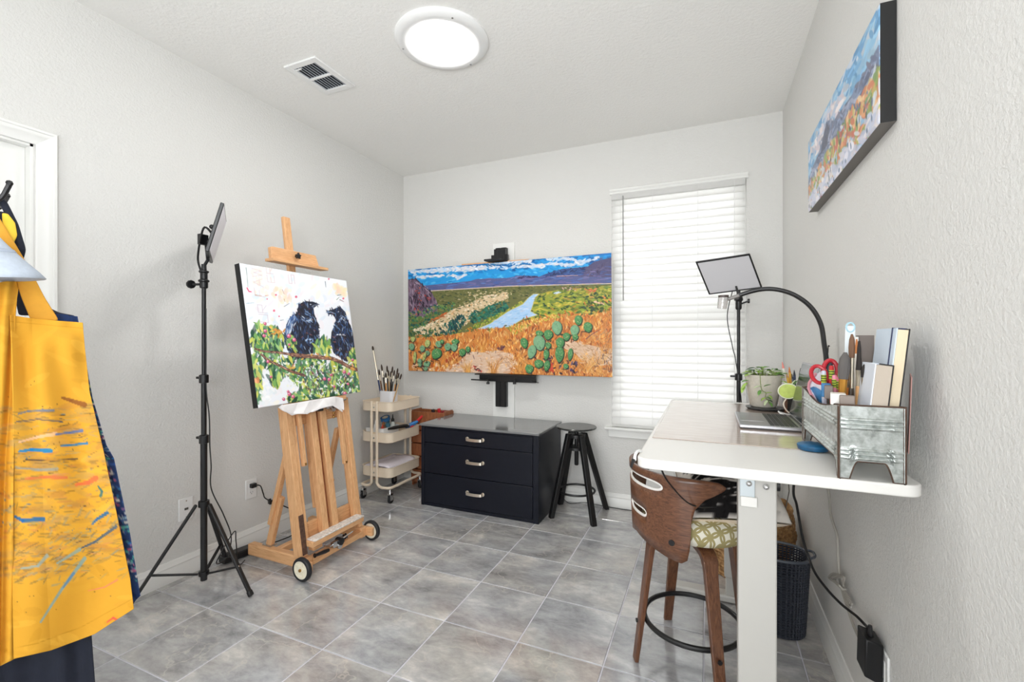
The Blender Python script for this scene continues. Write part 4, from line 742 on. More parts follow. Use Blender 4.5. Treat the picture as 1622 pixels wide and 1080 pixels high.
for s, xe in ((-1, cx0+.01), (1, cx1-.002)):
    xm = -2.35+s*.026; zb = .118; ya, yb = cy0-.002, cy1+.002
    pth = [(xm, ya, .772), (xm, ya, .5), (xm, ya, zb+.06)]+[(xm+s*.04*(1-math.cos(a)), ya, zb+.045-.045*math.sin(a)) for a in (.4, .9, 1.57)]
    pth += [(xe-s*.045, ya, zb), (xe-s*.012, ya+.010, zb), (xe, ya+.045, zb), (xe, (ya+yb)/2, zb), (xe, yb-.045, zb), (xe-s*.012, yb-.010, zb), (xe-s*.045, yb, zb)]
    pth += [(xm+s*.04*(1-math.cos(a)), yb, zb+.045-.045*math.sin(a)) for a in (1.57, .9, .4)]+[(xm, yb, zb+.06), (xm, yb, .5), (xm, yb, .772)]
    obj('frame_tube', MB().tube(spline(pth, 4), .0105, 10), M['cream'], ct)
bm_ = MB()
for z in (.725, .49, .225): bm_.box(-2.372, -2.328, cy0-.006, cy0+.006, z-.03, z+.03)
obj('mounting_plate', bm_, M['cream'], ct, .002)
for z in (.725, .49, .225): obj('screw', MB().cyl((-2.35, cy0-.005, z), (-2.35, cy0-.010, z), .006, seg=10), M['steel'], ct)
for x, y in ((cx0+.014, cy0+.02), (cx1-.006, cy0+.01), (cx0+.014, cy1-.02), (cx1-.006, cy1-.02)):
    k = obj('caster', MB().cyl((x, y, .108), (x, y, .07), .011, seg=10).box(x-.016, x-.012, y-.012, y+.022, .026, .078).box(x+.012, x+.016, y-.012, y+.022, .026, .078).box(x-.016, x+.016, y-.014, y+.014, .066, .078), M['steel'], ct, .001)
    obj('caster_wheel', MB().lathe([(.02, -.009), (.026, -.009), (.03, -.005), (.03, .005), (.026, .009), (.02, .009)], (x, y+.008, .0302), 20, Matrix.Rotation(PI/2, 3, 'Y')), M['rubber'], k)
M['bristle'] = mat('bristle_dark', (62, 48, 40), .8); M['ferrule'] = mat('ferrule', (206, 196, 176), .28, 1)
def brush(label, p0, p1, r, handle, bristle='bristle', fr=.62, group=None, flat=1.0, name='paintbrush', blen=.16):
    """paintbrush standing handle-down from p0 with its tuft at p1"""
    p0, p1 = Vector(p0), Vector(p1); t = thing(name, label, 'brush', p0, group); d = (p1-p0)
    obj('handle', MB().tube([p0, lerp(p0, p1, .2), lerp(p0, p1, .45), lerp(p0, p1, fr)], r, 8, scale=lambda q: .55+.55*math.sin(min(1, q*1.15)*2.2)), handle, t)
    obj('ferrule', MB().cyl(lerp(p0, p1, fr-.01), lerp(p0, p1, 1-blen), r*.85, r*1.05, 10), M['ferrule'], t)
    obj('bristles', MB().tube([lerp(p0, p1, 1-blen-.01), lerp(p0, p1, 1-blen*.6), lerp(p0, p1, 1-blen*.25), p1], r*1.15, 10, scale=lambda q: (1, 1.2*flat, 1.0*flat, .35)[int(round(q*3))]), M[bristle], t); return t
# cup of brushes on the top tray
cup = thing('brush_cup', 'white rounded cup full of paintbrushes on top of the cream cart', 'cup', (-2.335, 2.93, .694))
q = MB(); open_tray(q, -2.405, -2.27, 2.885, 2.975, .694, .838, .03, .004, .0); obj('cup_body', q, mat('cup_white', (232, 234, 240), .35), cup)
hm = [mat('handle_'+k, c, .4) for k, c in (('black', (26, 24, 26)), ('orange', (206, 140, 66)), ('blue', (46, 62, 104)), ('wood', (206, 172, 128)), ('brown', (110, 70, 44)))]
bt = [(590, 548, 2), (604, 577, 0), (611, 590, 1), (615, 586, 3), (607, 592, 1), (622, 580, 0), (619, 588, 4), (625, 586, 0), (628, 592, 1), (632, 590, 0), (636, 592, 3), (613, 579, 0), (600, 585, 4), (630, 583, 0)]
ORD = 'first second third fourth fifth sixth seventh eighth ninth tenth eleventh twelfth thirteenth fourteenth'.split(); HN = ('black', 'orange', 'blue', 'pale wood', 'brown')
for k, (x, y, hk) in enumerate(bt):
    p1 = at(x, y, Y=2.90+.06*((k*7) % 5)/5); p0 = V(-2.335+(p1.x+2.335)*.28, 2.905+.05*((k*3) % 5)/5, .70)
    if k == 0: lab, grp = 'long thin brush with a blue handle sticking highest out of the white cup', None
    else:
        rank = sorted(q_[0] for q_ in bt).index(x); lab = '%s from the left of the brushes in the white cup, %s handle' % (ORD[rank], HN[hk]); grp = 'paintbrushes in the white cup'
    b_ = brush(lab, p0, p1, .0052 if k else .006, hm[hk], fr=.70 if k else .45, blen=.14 if k else .06, group=grp)
# middle tray contents
zt = .458
wt = thing('storage_tray', 'white plastic tray of bottles on the middle shelf of the cart', 'tray', (-2.37, 2.92, zt))
q = MB(); open_tray(q, -2.475, -2.30, 2.81, 3.02, zt, .556, .02, .003, .003); obj('tray_body', q, M['plastic_white'], wt)
def bottle(label, x, y, z, h, r, mt, cap, cr=.5, ch=.2):
    t = thing('bottle', label, 'bottle', (x, y, z))
    obj('bottle_body', MB().lathe([(r*.9, 0), (r, .004), (r, h*.6), (r*.85, h*.72), (r*cr, h*.8), (r*cr, h*.84)], (x, y, z), 18), mt, t)
    obj('cap', MB().lathe([(r*cr*1.2, h*.82), (r*cr*1.15, h*.95), (r*cr*.5, h), (r*cr*.3, h*(1+ch))], (x, y, z), 14), cap, t)
pm = lambda nme, c, ro=.4: mat(nme, c, ro)
bottle('white squeeze bottle with a pointed cap in the white cart tray', -2.40, 2.86, zt+.005, .15, .026, M['plastic_white'], M['plastic_white'])
bottle('brown bottle standing behind the orange one in the white cart tray', -2.365, 2.90, zt+.005, .125, .022, pm('amber_brown', (120, 76, 46)), pm('cap_brown', (150, 100, 60)))
bottle('short orange red bottle in the white cart tray', -2.335, 2.85, zt+.005, .10, .022, pm('orange_red', (214, 84, 52)), pm('cap_red', (196, 66, 44)))
bottle('clear bottle with a dark dropper cap at the back of the cart tray', -2.33, 2.97, zt+.005, .15, .021, pm('clear_plastic', (206, 212, 206), .12), M['black'])
bottle('teal bottle near the back of the middle cart shelf', -2.375, 2.965, zt+.005, .135, .024, pm('teal_bottle', (70, 130, 150)), pm('cap_teal', (40, 90, 116)))
tp = thing('tape_roll', 'blue roll of tape lying on the bottles in the cart tray', 'tape', (-2.385, 2.93, .62))
obj('tape', MB().lathe([(.024, -.012), (.038, -.012), (.038, .012), (.024, .012), (.024, -.012)], (-2.372, 2.93, .612), 24, Matrix.Rotation(.35, 3, 'X'), cap=False), pm('blue_tape', (44, 104, 160)), tp)
obj('core', MB().lathe([(.021, -.012), (.0245, -.012), (.0245, .012), (.021, .012), (.021, -.012)], (-2.372, 2.93, .612), 24, Matrix.Rotation(.35, 3, 'X'), cap=False), pm('tape_core', (200, 190, 170)), tp)
for lab, p0, p1, r_, c in (('black tool lying across the middle cart shelf', (-2.30, 2.87, .545), (-2.235, 3.05, .55), .012, (24, 24, 26)), ('black handled brush across the end of the middle cart shelf', (-2.33, 3.02, .53), (-2.22, 3.03, .545), .010, (30, 30, 34)), ('bright blue paint tube on the middle cart shelf', (-2.29, 3.08, .52), (-2.225, 3.15, .56), .015, (40, 120, 186)), ('red plier handle sticking out of the middle cart shelf', (-2.25, 3.10, .52), (-2.215, 3.24, .61), .010, (206, 46, 50))):
    t = thing('tool', lab, 'tool', p0); mt = mat('tool_%d' % c[0], c, .4)
    obj('shaft', MB().tube([p0, lerp(V(*p0), V(*p1), .3), lerp(V(*p0), V(*p1), .8), p1], r_, 10, scale=lambda q: .7+.5*math.sin(q*PI)), mt, t); obj('tip', MB().ball(p1, r_*.85), M['steel'] if c[0] == 24 else mt, t)
# rolled towel on the bottom tray
tw = MB(); tw2 = []
for k in range(60):
    a = k/60*5*PI; rr = .012+.0042*a/PI*1.35; tw2.append((-2.44+rr*math.cos(a), .232+.92*rr*math.sin(a)))
tw2 += [(-2.40, .262), (-2.34, .272), (-2.27, .270), (-2.235, .258), (-2.23, .245), (-2.26, .235)]
A = [(x, z) for x, z in tw2]
q = MB()
def towelpt(u, v):
    i = min(len(A)-2, int(u*(len(A)-1))); f_ = u*(len(A)-1)-i; a, b_ = A[i], A[i+1]
    return V(lerp(a[0], b_[0], f_), 2.80+v*.34, lerp(a[1], b_[1], f_)+.003*math.sin(v*9+u*20))
q.grid(towelpt, len(A)-1, 12)
tw_ = obj('folded_towel', q, mat('towel_white', (232, 226, 234), .95, 0, .04, 60, .5, 500, .002), solid=.012); tag(tw_, 'white towel rolled at one end on the bottom cart shelf', 'towel')
tf = MB().box(-2.40, -2.225, 2.81, 3.13, .194, .232)
obj('inner_fold', tf, tw_.data.materials[0], tw_, .012)
# crate behind the cart
cr = thing('wooden_crate', 'reddish wooden crate of tools between the cart and the dresser', 'crate', (-2.17, 3.29, 0))
kx0, kx1, ky0, ky1 = -2.33, -2.0, 3.215, 3.37
for z in (.04, .15, .26, .37, .48, .575):
    obj('plank', MB().box(kx0, kx1, ky0, ky0+.012, z, z+.10 if z < .57 else z+.06), M['redwood'], cr, .002); obj('plank', MB().box(kx0, kx1, ky1-.012, ky1, z, z+.10 if z < .57 else z+.06), M['redwood'], cr, .002)
for x in (kx0, kx1-.014): obj('end_panel', MB().box(x, x+.014, ky0+.013, ky1-.013, .0, .645), M['redwood'], cr, .002)
obj('crate_bottom', MB().box(kx0+.015, kx1-.015, ky0+.013, ky1-.013, .03, .045), M['redwood'], cr)
for k, (lab, c, x, z) in enumerate((('red tool handle poking out of the wooden crate', (190, 36, 44), -2.08, .66), ('dark tool handle poking out of the wooden crate', (50, 40, 44), -2.14, .65), ('crimson handled tool leaning in the wooden crate', (150, 40, 46), -2.04, .645))):
    t = thing('tool', lab, 'tool', (x, 3.29, .05)); mt = mat('crate_tool_%d' % k, c, .4)
    obj('shaft', MB().cyl((x, 3.29, .05), (x-.01, 3.285, z-.08), .007), M['steel'], t); obj('grip', MB().tube([(x-.01, 3.285, z-.1), (x-.01, 3.285, z-.04), (x-.012, 3.28, z)], .014, 10), mt, t)
# ---------------------------------------------------------------- coat rack with aprons at the near left
cr_ = at(-60, 500, d=1.27); rx, ry = cr_.x, cr_.y
ck = thing('coat_rack', 'black metal coat rack at the left edge holding the aprons', 'coat rack', (rx, ry, 0))
obj('pole', MB().cyl((rx, ry, .02), (rx, ry, 1.76), .014, seg=14).ball((rx, ry, 1.775), .024), M['blackm'], ck)
for a in (20, 140, 260):
    u = V(math.cos(math.radians(a)), math.sin(math.radians(a)), 0); obj('foot', MB().tube(spline([V(rx, ry, .16), V(rx, ry, .1)+u*.06, V(rx, ry, .03)+u*.2, V(rx, ry, .011)+u*.25], 5), .011, 8), M['blackm'], ck)
hk = at(15, 290, d=1.28); hd = V(hk.x-rx, hk.y-ry, 0).normalized()
for a in (0, 90, 180, 270):
    u = Matrix.Rotation(math.radians(a), 3, 'Z')@hd; L = (V(hk.x-rx, hk.y-ry, 0)).length
    obj('hook', MB().tube(spline([V(rx, ry, 1.60)+u*.01, V(rx, ry, hk.z-.055)+u*L*.45, V(rx, ry, hk.z-.045)+u*L*.8, V(rx, ry, hk.z-.012)+u*L*.97, V(rx, ry, hk.z)+u*L], 6), .0062, 8).ball(V(rx, ry, hk.z)+u*L, .0085, seg=8), M['blackm'], ck)
def cloth_mat(name, rough=.85): 
    m = painted(name, rough, 420, .35, .2); return m
M['apron'] = cloth_mat('splattered_cotton')
def hang(name, root, rows, ds, raster, nu, nv, folds, matl):
    """cloth hung from rows of drawing points; each row runs from one side to the other, ds gives its distances"""
    pos = np.zeros((nv+1, nu+1, 3)); xy = np.zeros((nv+1, nu+1, 2)); m = len(rows)-1
    for j in range(nv+1):
        t = j/nv*m; k = min(m-1, int(t)); f_ = t-k
        for i in range(nu+1):
            u = i/nu; R_ = []
            for rr, dd in ((rows[k], ds[k]), (rows[k+1], ds[k+1])):
                L = len(rr)-1; s_ = u*L; a = min(L-1, int(s_)); g_ = s_-a
                R_.append((lerp(rr[a][0], rr[a+1][0], g_), lerp(rr[a][1], rr[a+1][1], g_), lerp(dd[a], dd[a+1], g_)))
            x, y, d_ = (lerp(R_[0][c_], R_[1][c_], f_) for c_ in range(3))
            d_ += folds(u, j/nv)
            xy[j, i] = (x, y); pos[j, i] = at(x, y, d=d_)
    o = gridmesh(name, pos, nu, nv, raster.sample(xy.reshape(-1, 2)), matl, root)
    sm = o.modifiers.new('thickness', 'SOLIDIFY'); sm.thickness = .003; sm.offset = 0; return o
R3 = Raster(-70, 430, 230, 1070, 2.2, (216, 158, 50)); r = R3
full = [(-70, 430), (230, 430), (230, 1070), (-70, 1070)]; band = [(-20, 646), (150, 640), (175, 720), (204, 880), (120, 910), (-20, 912)]
r.dabs(200, full, [(222, 166, 56), (208, 150, 44), (228, 174, 64), (202, 146, 46)], 44, 12, .1, .5, .35, 4)
r.dabs(150, band, [(190, 140, 66), (176, 134, 72), (164, 138, 96), (198, 150, 84), (180, 120, 60)], 34, 9, -.06, .2, .32, 8)
r.dabs(330, band, [(176, 124, 54), (146, 124, 92), (198, 138, 70), (164, 146, 118), (124, 98, 64), (204, 128, 84), (110, 90, 60)], 20, 2.4, -.1, .2, .45, 10)
r.dabs(150, [(-20, 800), (190, 800), (205, 910), (60, 930), (-20, 930)], [(140, 118, 70), (112, 94, 66), (126, 136, 130), (150, 150, 130)], 16, 2.6, -.5, .35, .45, 10)
r.dabs(70, band, [(66, 54, 48), (84, 72, 66), (60, 100, 140), (90, 120, 140)], 10, 1.2, -.2, .3, .75); r.dabs(60, [(0, 560), (190, 640), (205, 960), (0, 980)], [(96, 72, 40), (70, 56, 44)], 2.4, 1.6, 0, .8, .7)
for p, w, c in (([(98, 630), (112, 634), (134, 641)], 8, (140, 84, 40)), ([(28, 656), (44, 651), (84, 650)], 4, (110, 120, 140)), ([(26, 668), (60, 664), (98, 668)], 2.4, (90, 84, 90)), ([(30, 700), (60, 692), (88, 687)], 6, (230, 180, 140)), ([(88, 688), (110, 685), (130, 682)], 5, (90, 110, 160)), ([(30, 715), (50, 712), (80, 714)], 7, (28, 124, 190)), ([(96, 706), (120, 704), (138, 702)], 4.5, (40, 120, 180)), ([(40, 728), (80, 730), (122, 727)], 2.2, (60, 54, 60)), ([(120, 768), (140, 764), (152, 757)], 9, (224, 104, 62)), ([(40, 758), (70, 756), (104, 756)], 6, (214, 110, 66)), ([(24, 818), (36, 824), (68, 822)], 8, (40, 100, 160)), ([(146, 830), (154, 822), (170, 812)], 6, (40, 100, 150)), ([(128, 868), (150, 858), (184, 834)], 5, (70, 90, 110)), ([(64, 985), (80, 960), (98, 932), (116, 908), (134, 884)], 6, (130, 160, 160)), ([(100, 930), (116, 908)], 5, (90, 130, 160)), ([(140, 935), (165, 930), (186, 918)], 3, (226, 130, 90)), ([(170, 985), (180, 978), (186, 982)], 4, (220, 80, 70)), ([(156, 770), (162, 778), (160, 785)], 5, (60, 110, 110)), ([(34, 900), (60, 896), (74, 880)], 6, (150, 160, 150)), ([(90, 892), (110, 880), (126, 870)], 6, (140, 160, 150)), ([(24, 740), (60, 744), (90, 742)], 5, (150, 150, 140))): r.line(p, w*.5, w, c, .85); 
hem = [(0, 1036), (60, 1022), (130, 996), (214, 950)]; r.line([(p[0], p[1]-4) for p in hem], 1, 1, (190, 134, 30), .8); r.line([(14, 509), (131, 520)], 1, 1, (196, 138, 34), .9)
ya = thing('apron', 'yellow paint-splattered apron hanging in front on the coat rack', 'apron', (at(60, 800, d=1.33).x, at(60, 800, d=1.33).y, .38))
yrows = [[(16, 499), (50, 504), (92, 508), (131, 511)], [(18, 545), (52, 548), (95, 546), (134, 547)], [(20, 620), (56, 622), (102, 622), (142, 621)], [(21, 720), (66, 722), (118, 720), (165, 718)], [(20, 850), (70, 850), (135, 845), (190, 838)], [(20, 950), (75, 945), (145, 930), (206, 915)], [(22, 1043), (80, 1030), (150, 1004), (212, 964)]]
yd = [[1.26, 1.31, 1.35, 1.39]]*2+[[1.255, 1.31, 1.36, 1.40]]+[[1.25, 1.31, 1.37, 1.42]]*2+[[1.245, 1.31, 1.375, 1.44]]*2
hang('apron_front', ya, yrows, yd, R3, 200, 330, lambda u, v: .009*math.sin(u*8+v*3)*(.3+v)+.005*math.sin(v*13+u*4)*u+.007*math.sin(u*15-v*6)*max(0, .6-abs(v-.25))+.006*math.sin((u+v)*17)*max(0, .35-v), M['apron'])
lrows = [[(-60, 455), (-20, 450), (8, 446), (30, 445)], [(-60, 520), (-20, 515), (4, 505), (24, 500)], [(-60, 610), (-20, 610), (4, 625), (23, 622)], [(-62, 720), (-22, 722), (2, 720), (22, 720)], [(-62, 850), (-22, 850), (2, 850), (21, 850)], [(-62, 1050), (-20, 1058), (2, 1054), (23, 1043)]]
hang('apron_side', ya, lrows, [[1.23, 1.235, 1.27, 1.31]]*1+[[1.22, 1.225, 1.25, 1.27]]*2+[[1.215, 1.22, 1.25, 1.262]]*3, R3, 60, 200, lambda u, v: .007*math.sin(u*14+v*5), M['apron'])
ysm = mat('yellow_cotton', (214, 154, 48), .85, 0, .05, 40, .3, 500, .001)
def strap(root, pts, ws, ds, mt, name='strap'):
    P_ = [at(x, y, d=d_) for (x, y), d_ in zip(pts, ds)]; L = len(P_)-1
    def fn(u, v):
        t = v*L; k = min(L-1, int(t)); f_ = t-k; return lerp(P_[k], P_[k+1], f_)+V(.35, .93, .0)*(u-.5)*lerp(ws[k], ws[k+1], f_)+V(.93, -.35, 0)*.004*math.sin(u*PI)
    return obj(name, MB().grid(fn, 3, L*5), mt, root, solid=.0028, sub=1)
strap(ya, [(72, 508), (52, 470), (34, 425), (14, 385), (-8, 345), (-45, 310)], [.062, .05, .036, .026, .02, .02], [1.345, 1.33, 1.31, 1.29, 1.28, 1.27], ysm)
strap(ya, [(8, 338), (14, 352), (19, 372), (15, 392)], [.012, .026, .022, .008], [1.30, 1.31, 1.315, 1.31], mat('yellow_loop', (240, 200, 62), .8), 'neck_loop')
R4 = Raster(60, 480, 240, 1000, 2.6, (46, 66, 112)); r = R4
r.dabs(3000, [(60, 560), (240, 560), (240, 920), (60, 920)], [(84, 140, 160), (90, 180, 166), (160, 116, 170), (240, 234, 226), (56, 90, 160), (34, 46, 84), (150, 180, 200), (206, 110, 140), (50, 120, 180), (40, 50, 80)], 10, 1.8, -.15, .4, .9); r.dabs(200, [(60, 900), (240, 900), (240, 1000), (60, 1000)], [(36, 62, 112), (28, 48, 92), (46, 74, 124)], 14, 4, .8, .4, .7)
r.dabs(20, [(130, 610), (150, 610), (150, 650), (130, 650)], [(80, 160, 120), (200, 210, 130), (90, 110, 80)], 9, 2.4, 0, .2)
na = thing('apron', 'navy apron streaked with teal and white paint behind the yellow one', 'apron', (at(170, 800, d=1.47).x, at(170, 800, d=1.47).y, .42))
nrows = [[(70, 496), (95, 497), (122, 501)], [(72, 530), (100, 532), (130, 545)], [(76, 620), (105, 622), (146, 630)], [(80, 700), (120, 705), (168, 705)], [(82, 726), (125, 728), (180, 726)], [(84, 850), (140, 850), (205, 842)], [(88, 955), (150, 958), (222, 944)], [(90, 975), (150, 972), (212, 953)]]
hang('apron_front', na, nrows, [[1.43, 1.445, 1.455]]*2+[[1.43, 1.45, 1.465]]*2+[[1.43, 1.455, 1.475]]*2+[[1.43, 1.46, 1.485]]*2, R4, 100, 230, lambda u, v: .006*math.sin(u*9+v*2), M['apron'])
dk = mat('dark_navy_cloth', (24, 29, 44), .85, 0, .12, 25, .4, 400, .001)
strap(na, [(110, 500), (84, 495), (40, 472), (24, 430), (34, 395), (22, 355), (4, 318), (-30, 296)], [.03, .03, .026, .02, .02, .02, .018, .016], [1.455, 1.44, 1.42, 1.36, 1.335, 1.325, 1.31, 1.28], dk)
strap(na, [(44, 500), (36, 470), (30, 440), (28, 415), (34, 400)], [.04, .034, .028, .022, .016], [1.41, 1.38, 1.36, 1.35, 1.34], dk)
strap(na, [(2, 335), (4, 370), (2, 400), (-6, 440)], [.03, .028, .026, .026], [1.33, 1.33, 1.33, 1.33], dk)
da = thing('apron', 'plain dark navy apron hanging lowest beneath the yellow apron', 'apron', (at(90, 950, d=1.42).x, at(90, 950, d=1.42).y, .2))
drows = [[(-60, 940), (20, 935), (90, 925), (136, 915)], [(-60, 1000), (20, 1000), (90, 990), (143, 985)], [(-60, 1080), (20, 1080), (92, 1080), (150, 1080)], [(-60, 1140), (20, 1140), (92, 1142), (154, 1140)]]
def dpt(u, v):
    m_ = len(drows)-1; t = v*m_; k = min(m_-1, int(t)); f_ = t-k; s_ = u*3; a = min(2, int(s_)); g_ = s_-a
    x, y = (lerp(lerp(drows[k][a][c_], drows[k][a+1][c_], g_), lerp(drows[k+1][a][c_], drows[k+1][a+1][c_], g_), f_) for c_ in (0, 1))
    return at(x, y, d=lerp(1.33, 1.45, u)+.008*math.sin(u*16))
obj('apron_front', MB().grid(dpt, 40, 16), dk, da, solid=.003)
strap(da, [(-20, 940), (-30, 800), (-40, 600), (-50, 400), (-54, 300)], [.03]*5, [1.33, 1.32, 1.30, 1.29, 1.28], dk)
hc = at(-16, 440, d=1.2); ht = thing('sun_hat', 'pale blue-grey cloth hat hanging over the yellow apron', 'hat', hc)
Mh = Matrix.Rotation(.10, 3, 'X')
hatm = mat('pale_denim', (186, 196, 210), .85, 0, .06, 90, .4, 500, .001)
obj('crown', MB().lathe([(.001, .128), (.012, .127), (.020, .118), (.036, .092), (.052, .068)], hc, 36, Mh, cap=False), hatm, ht, solid=.003)
obj('brim', MB().lathe([(.052, .068), (.072, .040), (.092, .014), (.104, -.004)], hc, 48, Mh, cap=False), hatm, ht, solid=.003)
obj('hat_band', MB().lathe([(.0545, .0625), (.0535, .068), (.050, .074)], hc, 36, Mh, cap=False), mat('pale_denim_seam', (170, 180, 196), .85), ht, solid=.003)
# ---------------------------------------------------------------- canvas on the right wall
R5 = Raster(0, 0, 90, 31, 5, (150, 190, 220)); r = R5
skyp = [(0, 0), (90, 0), (90, 16), (0, 18)]
r.dabs(300, skyp, [(120, 176, 220), (150, 200, 232), (176, 208, 230), (104, 160, 206), (206, 214, 226)], 7, 2, 0, .4); r.dabs(80, [(0, 6), (40, 3), (60, 8), (30, 14)], [(226, 214, 222), (236, 226, 226), (196, 206, 226)], 8, 2, .1, .4)
mt2 = [(0, 17), (10, 14), (18, 13), (27, 10), (33, 5.5), (38, 7), (44, 10), (56, 11), (70, 12), (90, 10.5), (90, 20), (0, 22)]
r.poly(mt2, (116, 128, 156), 1, 6); r.dabs(220, mt2, [(134, 148, 178), (98, 108, 136), (150, 164, 196), (170, 176, 198), (120, 120, 140)], 6, 1.3, .15, .4)
r.poly([(24, 14), (30, 8), (34, 6), (38, 10), (34, 15)], (84, 88, 106), .8, 6)
fg = [(0, 20), (20, 18), (46, 17), (90, 16), (90, 31), (0, 31)]
r.dabs(500, fg, [(214, 130, 96), (226, 160, 110), (150, 172, 96), (120, 150, 90), (236, 200, 150), (196, 104, 84), (200, 190, 110), (210, 216, 224)], 4.5, 2, .5, .7)
r.dabs(170, [(0, 25), (90, 25.5), (90, 31), (0, 31)], [(222, 220, 232), (206, 210, 228), (236, 230, 232), (190, 198, 220)], 6, 2, .1, .3, .85); r.dabs(40, fg, [(96, 120, 150), (70, 90, 84)], 2, 1.2, 1.2, .5)
XC = .413; Zb, Zt = 1.809, 2.121
mc = thing('mountain_painting', 'long pale mountain and autumn trees canvas on the right wall', 'painting', (XC+.018, 1.91, Zb))
canvas(mc, (V(XC, 2.365, Zt), V(XC, 1.462, Zt), V(XC, 1.462, Zb), V(XC, 2.365, Zb)), [(0, 0), (90, 0), (90, 31), (0, 31)], R5, 300, 104, XR-XC-.001, M['edge_black'], M['oil'], bottom_mat=mat('canvas_edge_glare', (112, 108, 104), .6))  # underside of the black edge coloured grey for the glare on it
# ---------------------------------------------------------------- standing desk
DX0, DX1, DY0, DY1, DZ = -.172, .424, 1.216, 2.50, .935
dk_ = thing('standing_desk', 'white standing desk with rounded corners along the right wall', 'desk', ((DX0+DX1)/2, (DY0+DY1)/2, 0))
q = MB(); pl = rrect(DX0, DX1, DY0, DY1, .035, 7); q.prism(pl, lambda a, b_: (a, b_, DZ-.026), lambda a, b_: (a, b_, DZ)); obj('tabletop', q, M['white'], dk_, .004, 3)
M['desk_leg'] = mat('desk_leg_white', (190, 188, 183), .45)
for y in (1.352, 2.395):
    obj('column', MB().box(.074, .163, y-.027, y+.027, .12, DZ-.05), M['desk_leg'], dk_, .004); obj('inner_column', MB().box(.08, .157, y-.021, y+.021, .03, .12), M['desk_leg'], dk_, .004)
    obj('foot', MB().box(-.15, .40, y-.035, y+.035, .004, .036), M['desk_leg'], dk_, .008)
    obj('arm', MB().box(-.11, .37, y-.025, y+.025, DZ-.055, DZ-.0265), M['desk_leg'], dk_, .003)
    for x in (-.13, .38): obj('levelling_foot', MB().cyl((x, y, 0), (x, y, .006), .016, seg=14), M['black'], dk_)
obj('cross_beam', MB().box(.085, .152, 1.38, 2.37, DZ-.075, DZ-.03), M['desk_leg'], dk_, .003)
yf = 1.352-.028
br_ = obj('steel_bracket', MB().box(.078, .113, yf-.003, yf, .835, .905), mat('zinc', (198, 206, 210), .35, .7), dk_, .001)
obj('hook_plate', MB().box(.079, .118, yf-.008, yf-.003, .812, .838), M['white'], br_, .002)
for x, z in ((.099, .872), (.138, .868)): obj('bolt', MB().lathe([(.001, 0), (.0075, .001), (.007, .004), (.003, .006), (.001, .004)], (x, yf-.002, z), 12, Matrix.Rotation(PI/2, 3, 'X')), M['steel'], dk_)
obj('side_knob', MB().cyl((.163, 1.352, .868), (.172, 1.352, .868), .016, seg=14), M['blackm'], dk_)
q = MB(); pc_ = (DX0-.004, 1.235, DZ)
cl = thing('edge_glint', 'small white glint of window light with a dark tip on the outer corner edge of the desk', 'clip', (DX0-.006, 1.23, DZ-.03))  # white piece added for window light glancing on the stool's back edge
obj('glint_body', MB().tube(spline([(DX0+.004, 1.285, DZ+.003), (DX0-.002, 1.27, DZ+.006), (DX0-.006, 1.25, DZ+.0), (DX0-.006, 1.238, DZ-.012)], 5), .0042, 8), M['plastic_white'], cl); obj('dark_tip', MB().cyl((DX0-.009, 1.236, DZ-.010), (DX0-.012, 1.22, DZ-.026), .005, .0035, 8), M['black'], cl)
m, nt, b = newmat('desk_pad_wood'); f_ = noise(nt, 7, 5, None, (1.2, 12, 1), .6, .8)
nt.links.new(ramp(nt, f_, [(.3, lin((166, 146, 134))), (.7, lin((198, 180, 168)))]), b.inputs['Base Color']); b.inputs['Roughness'].default_value = .3; b.inputs['Coat Weight'].default_value = 1; b.inputs['Coat IOR'].default_value = 1.7; b.inputs['Coat Roughness'].default_value = .09; M['pad'] = m
tag(obj('desk_pad', MB().box(DX0+.012, .395, 1.487, 2.43, DZ+.0002, DZ+.0022), M['pad'], bev=.001), 'glossy clear-coated wood-grain desk pad covering the middle of the white desk', 'desk pad')
PZ = DZ+.0024
# laptop
lx0, lx1, ly0, ly1 = .102, .297, 1.752, 2.052
M['alu'] = mat('laptop_aluminium', (176, 176, 180), .32, .85); M['key'] = mat('laptop_keys', (30, 31, 34), .45)
lp_ = thing('laptop', 'open silver laptop with black keys on the desk pad', 'laptop', ((lx0+lx1)/2, (ly0+ly1)/2, PZ))
obj('base', MB().box(lx0, lx1, ly0, ly1, PZ+.003, PZ+.015), M['alu'], lp_, .003)
obj('rubber_feet', MB().box(lx0+.012, lx1-.012, ly0+.012, ly1-.012, PZ, PZ+.003), M['black'], lp_)
obj('trackpad', MB().box(lx0+.010, lx0+.084, ly0+.09, ly1-.09, PZ+.0148, PZ+.0154), mat('trackpad', (160, 160, 166), .28, .7), lp_)
kb = MB()
for rr in range(6):
    nk = 14; x0 = lx0+.096+rr*.0148; w_ = (ly1-ly0-.03)/nk
    for k in range(nk):
        if rr == 0 and 4 <= k <= 8:
            if k == 4: kb.box(x0, x0+.0127, ly0+.015+4*w_+.001, ly0+.015+9*w_-.001, PZ+.0145, PZ+.0163)
            continue
        kb.box(x0, x0+(.0127 if rr < 5 else .0075), ly0+.015+k*w_+.001, ly0+.015+(k+1)*w_-.001, PZ+.0145, PZ+.0163)
obj('keys', kb, M['key'], lp_, kind='stuff')
sc0 = V(lx1-.004, 0, PZ+.017); su = V(.045, 0, .205)
q = MB().hexa([V(sc0.x, y, sc0.z)+su*k+V(a, 0, -a*.2) for k in (0, 1) for y in (ly0, ly1) for a in (0, .006)]); obj('lid', q, M['alu'], lp_, .002)
q = MB().hexa([V(sc0.x-.0006, y, sc0.z)+su*k+V(a, 0, 0) for k in (.03, .97) for y in (ly0+.005, ly1-.005) for a in (-.0003, .0006)]); obj('screen', q, mat('laptop_screen', (44, 52, 54), .12), lp_)
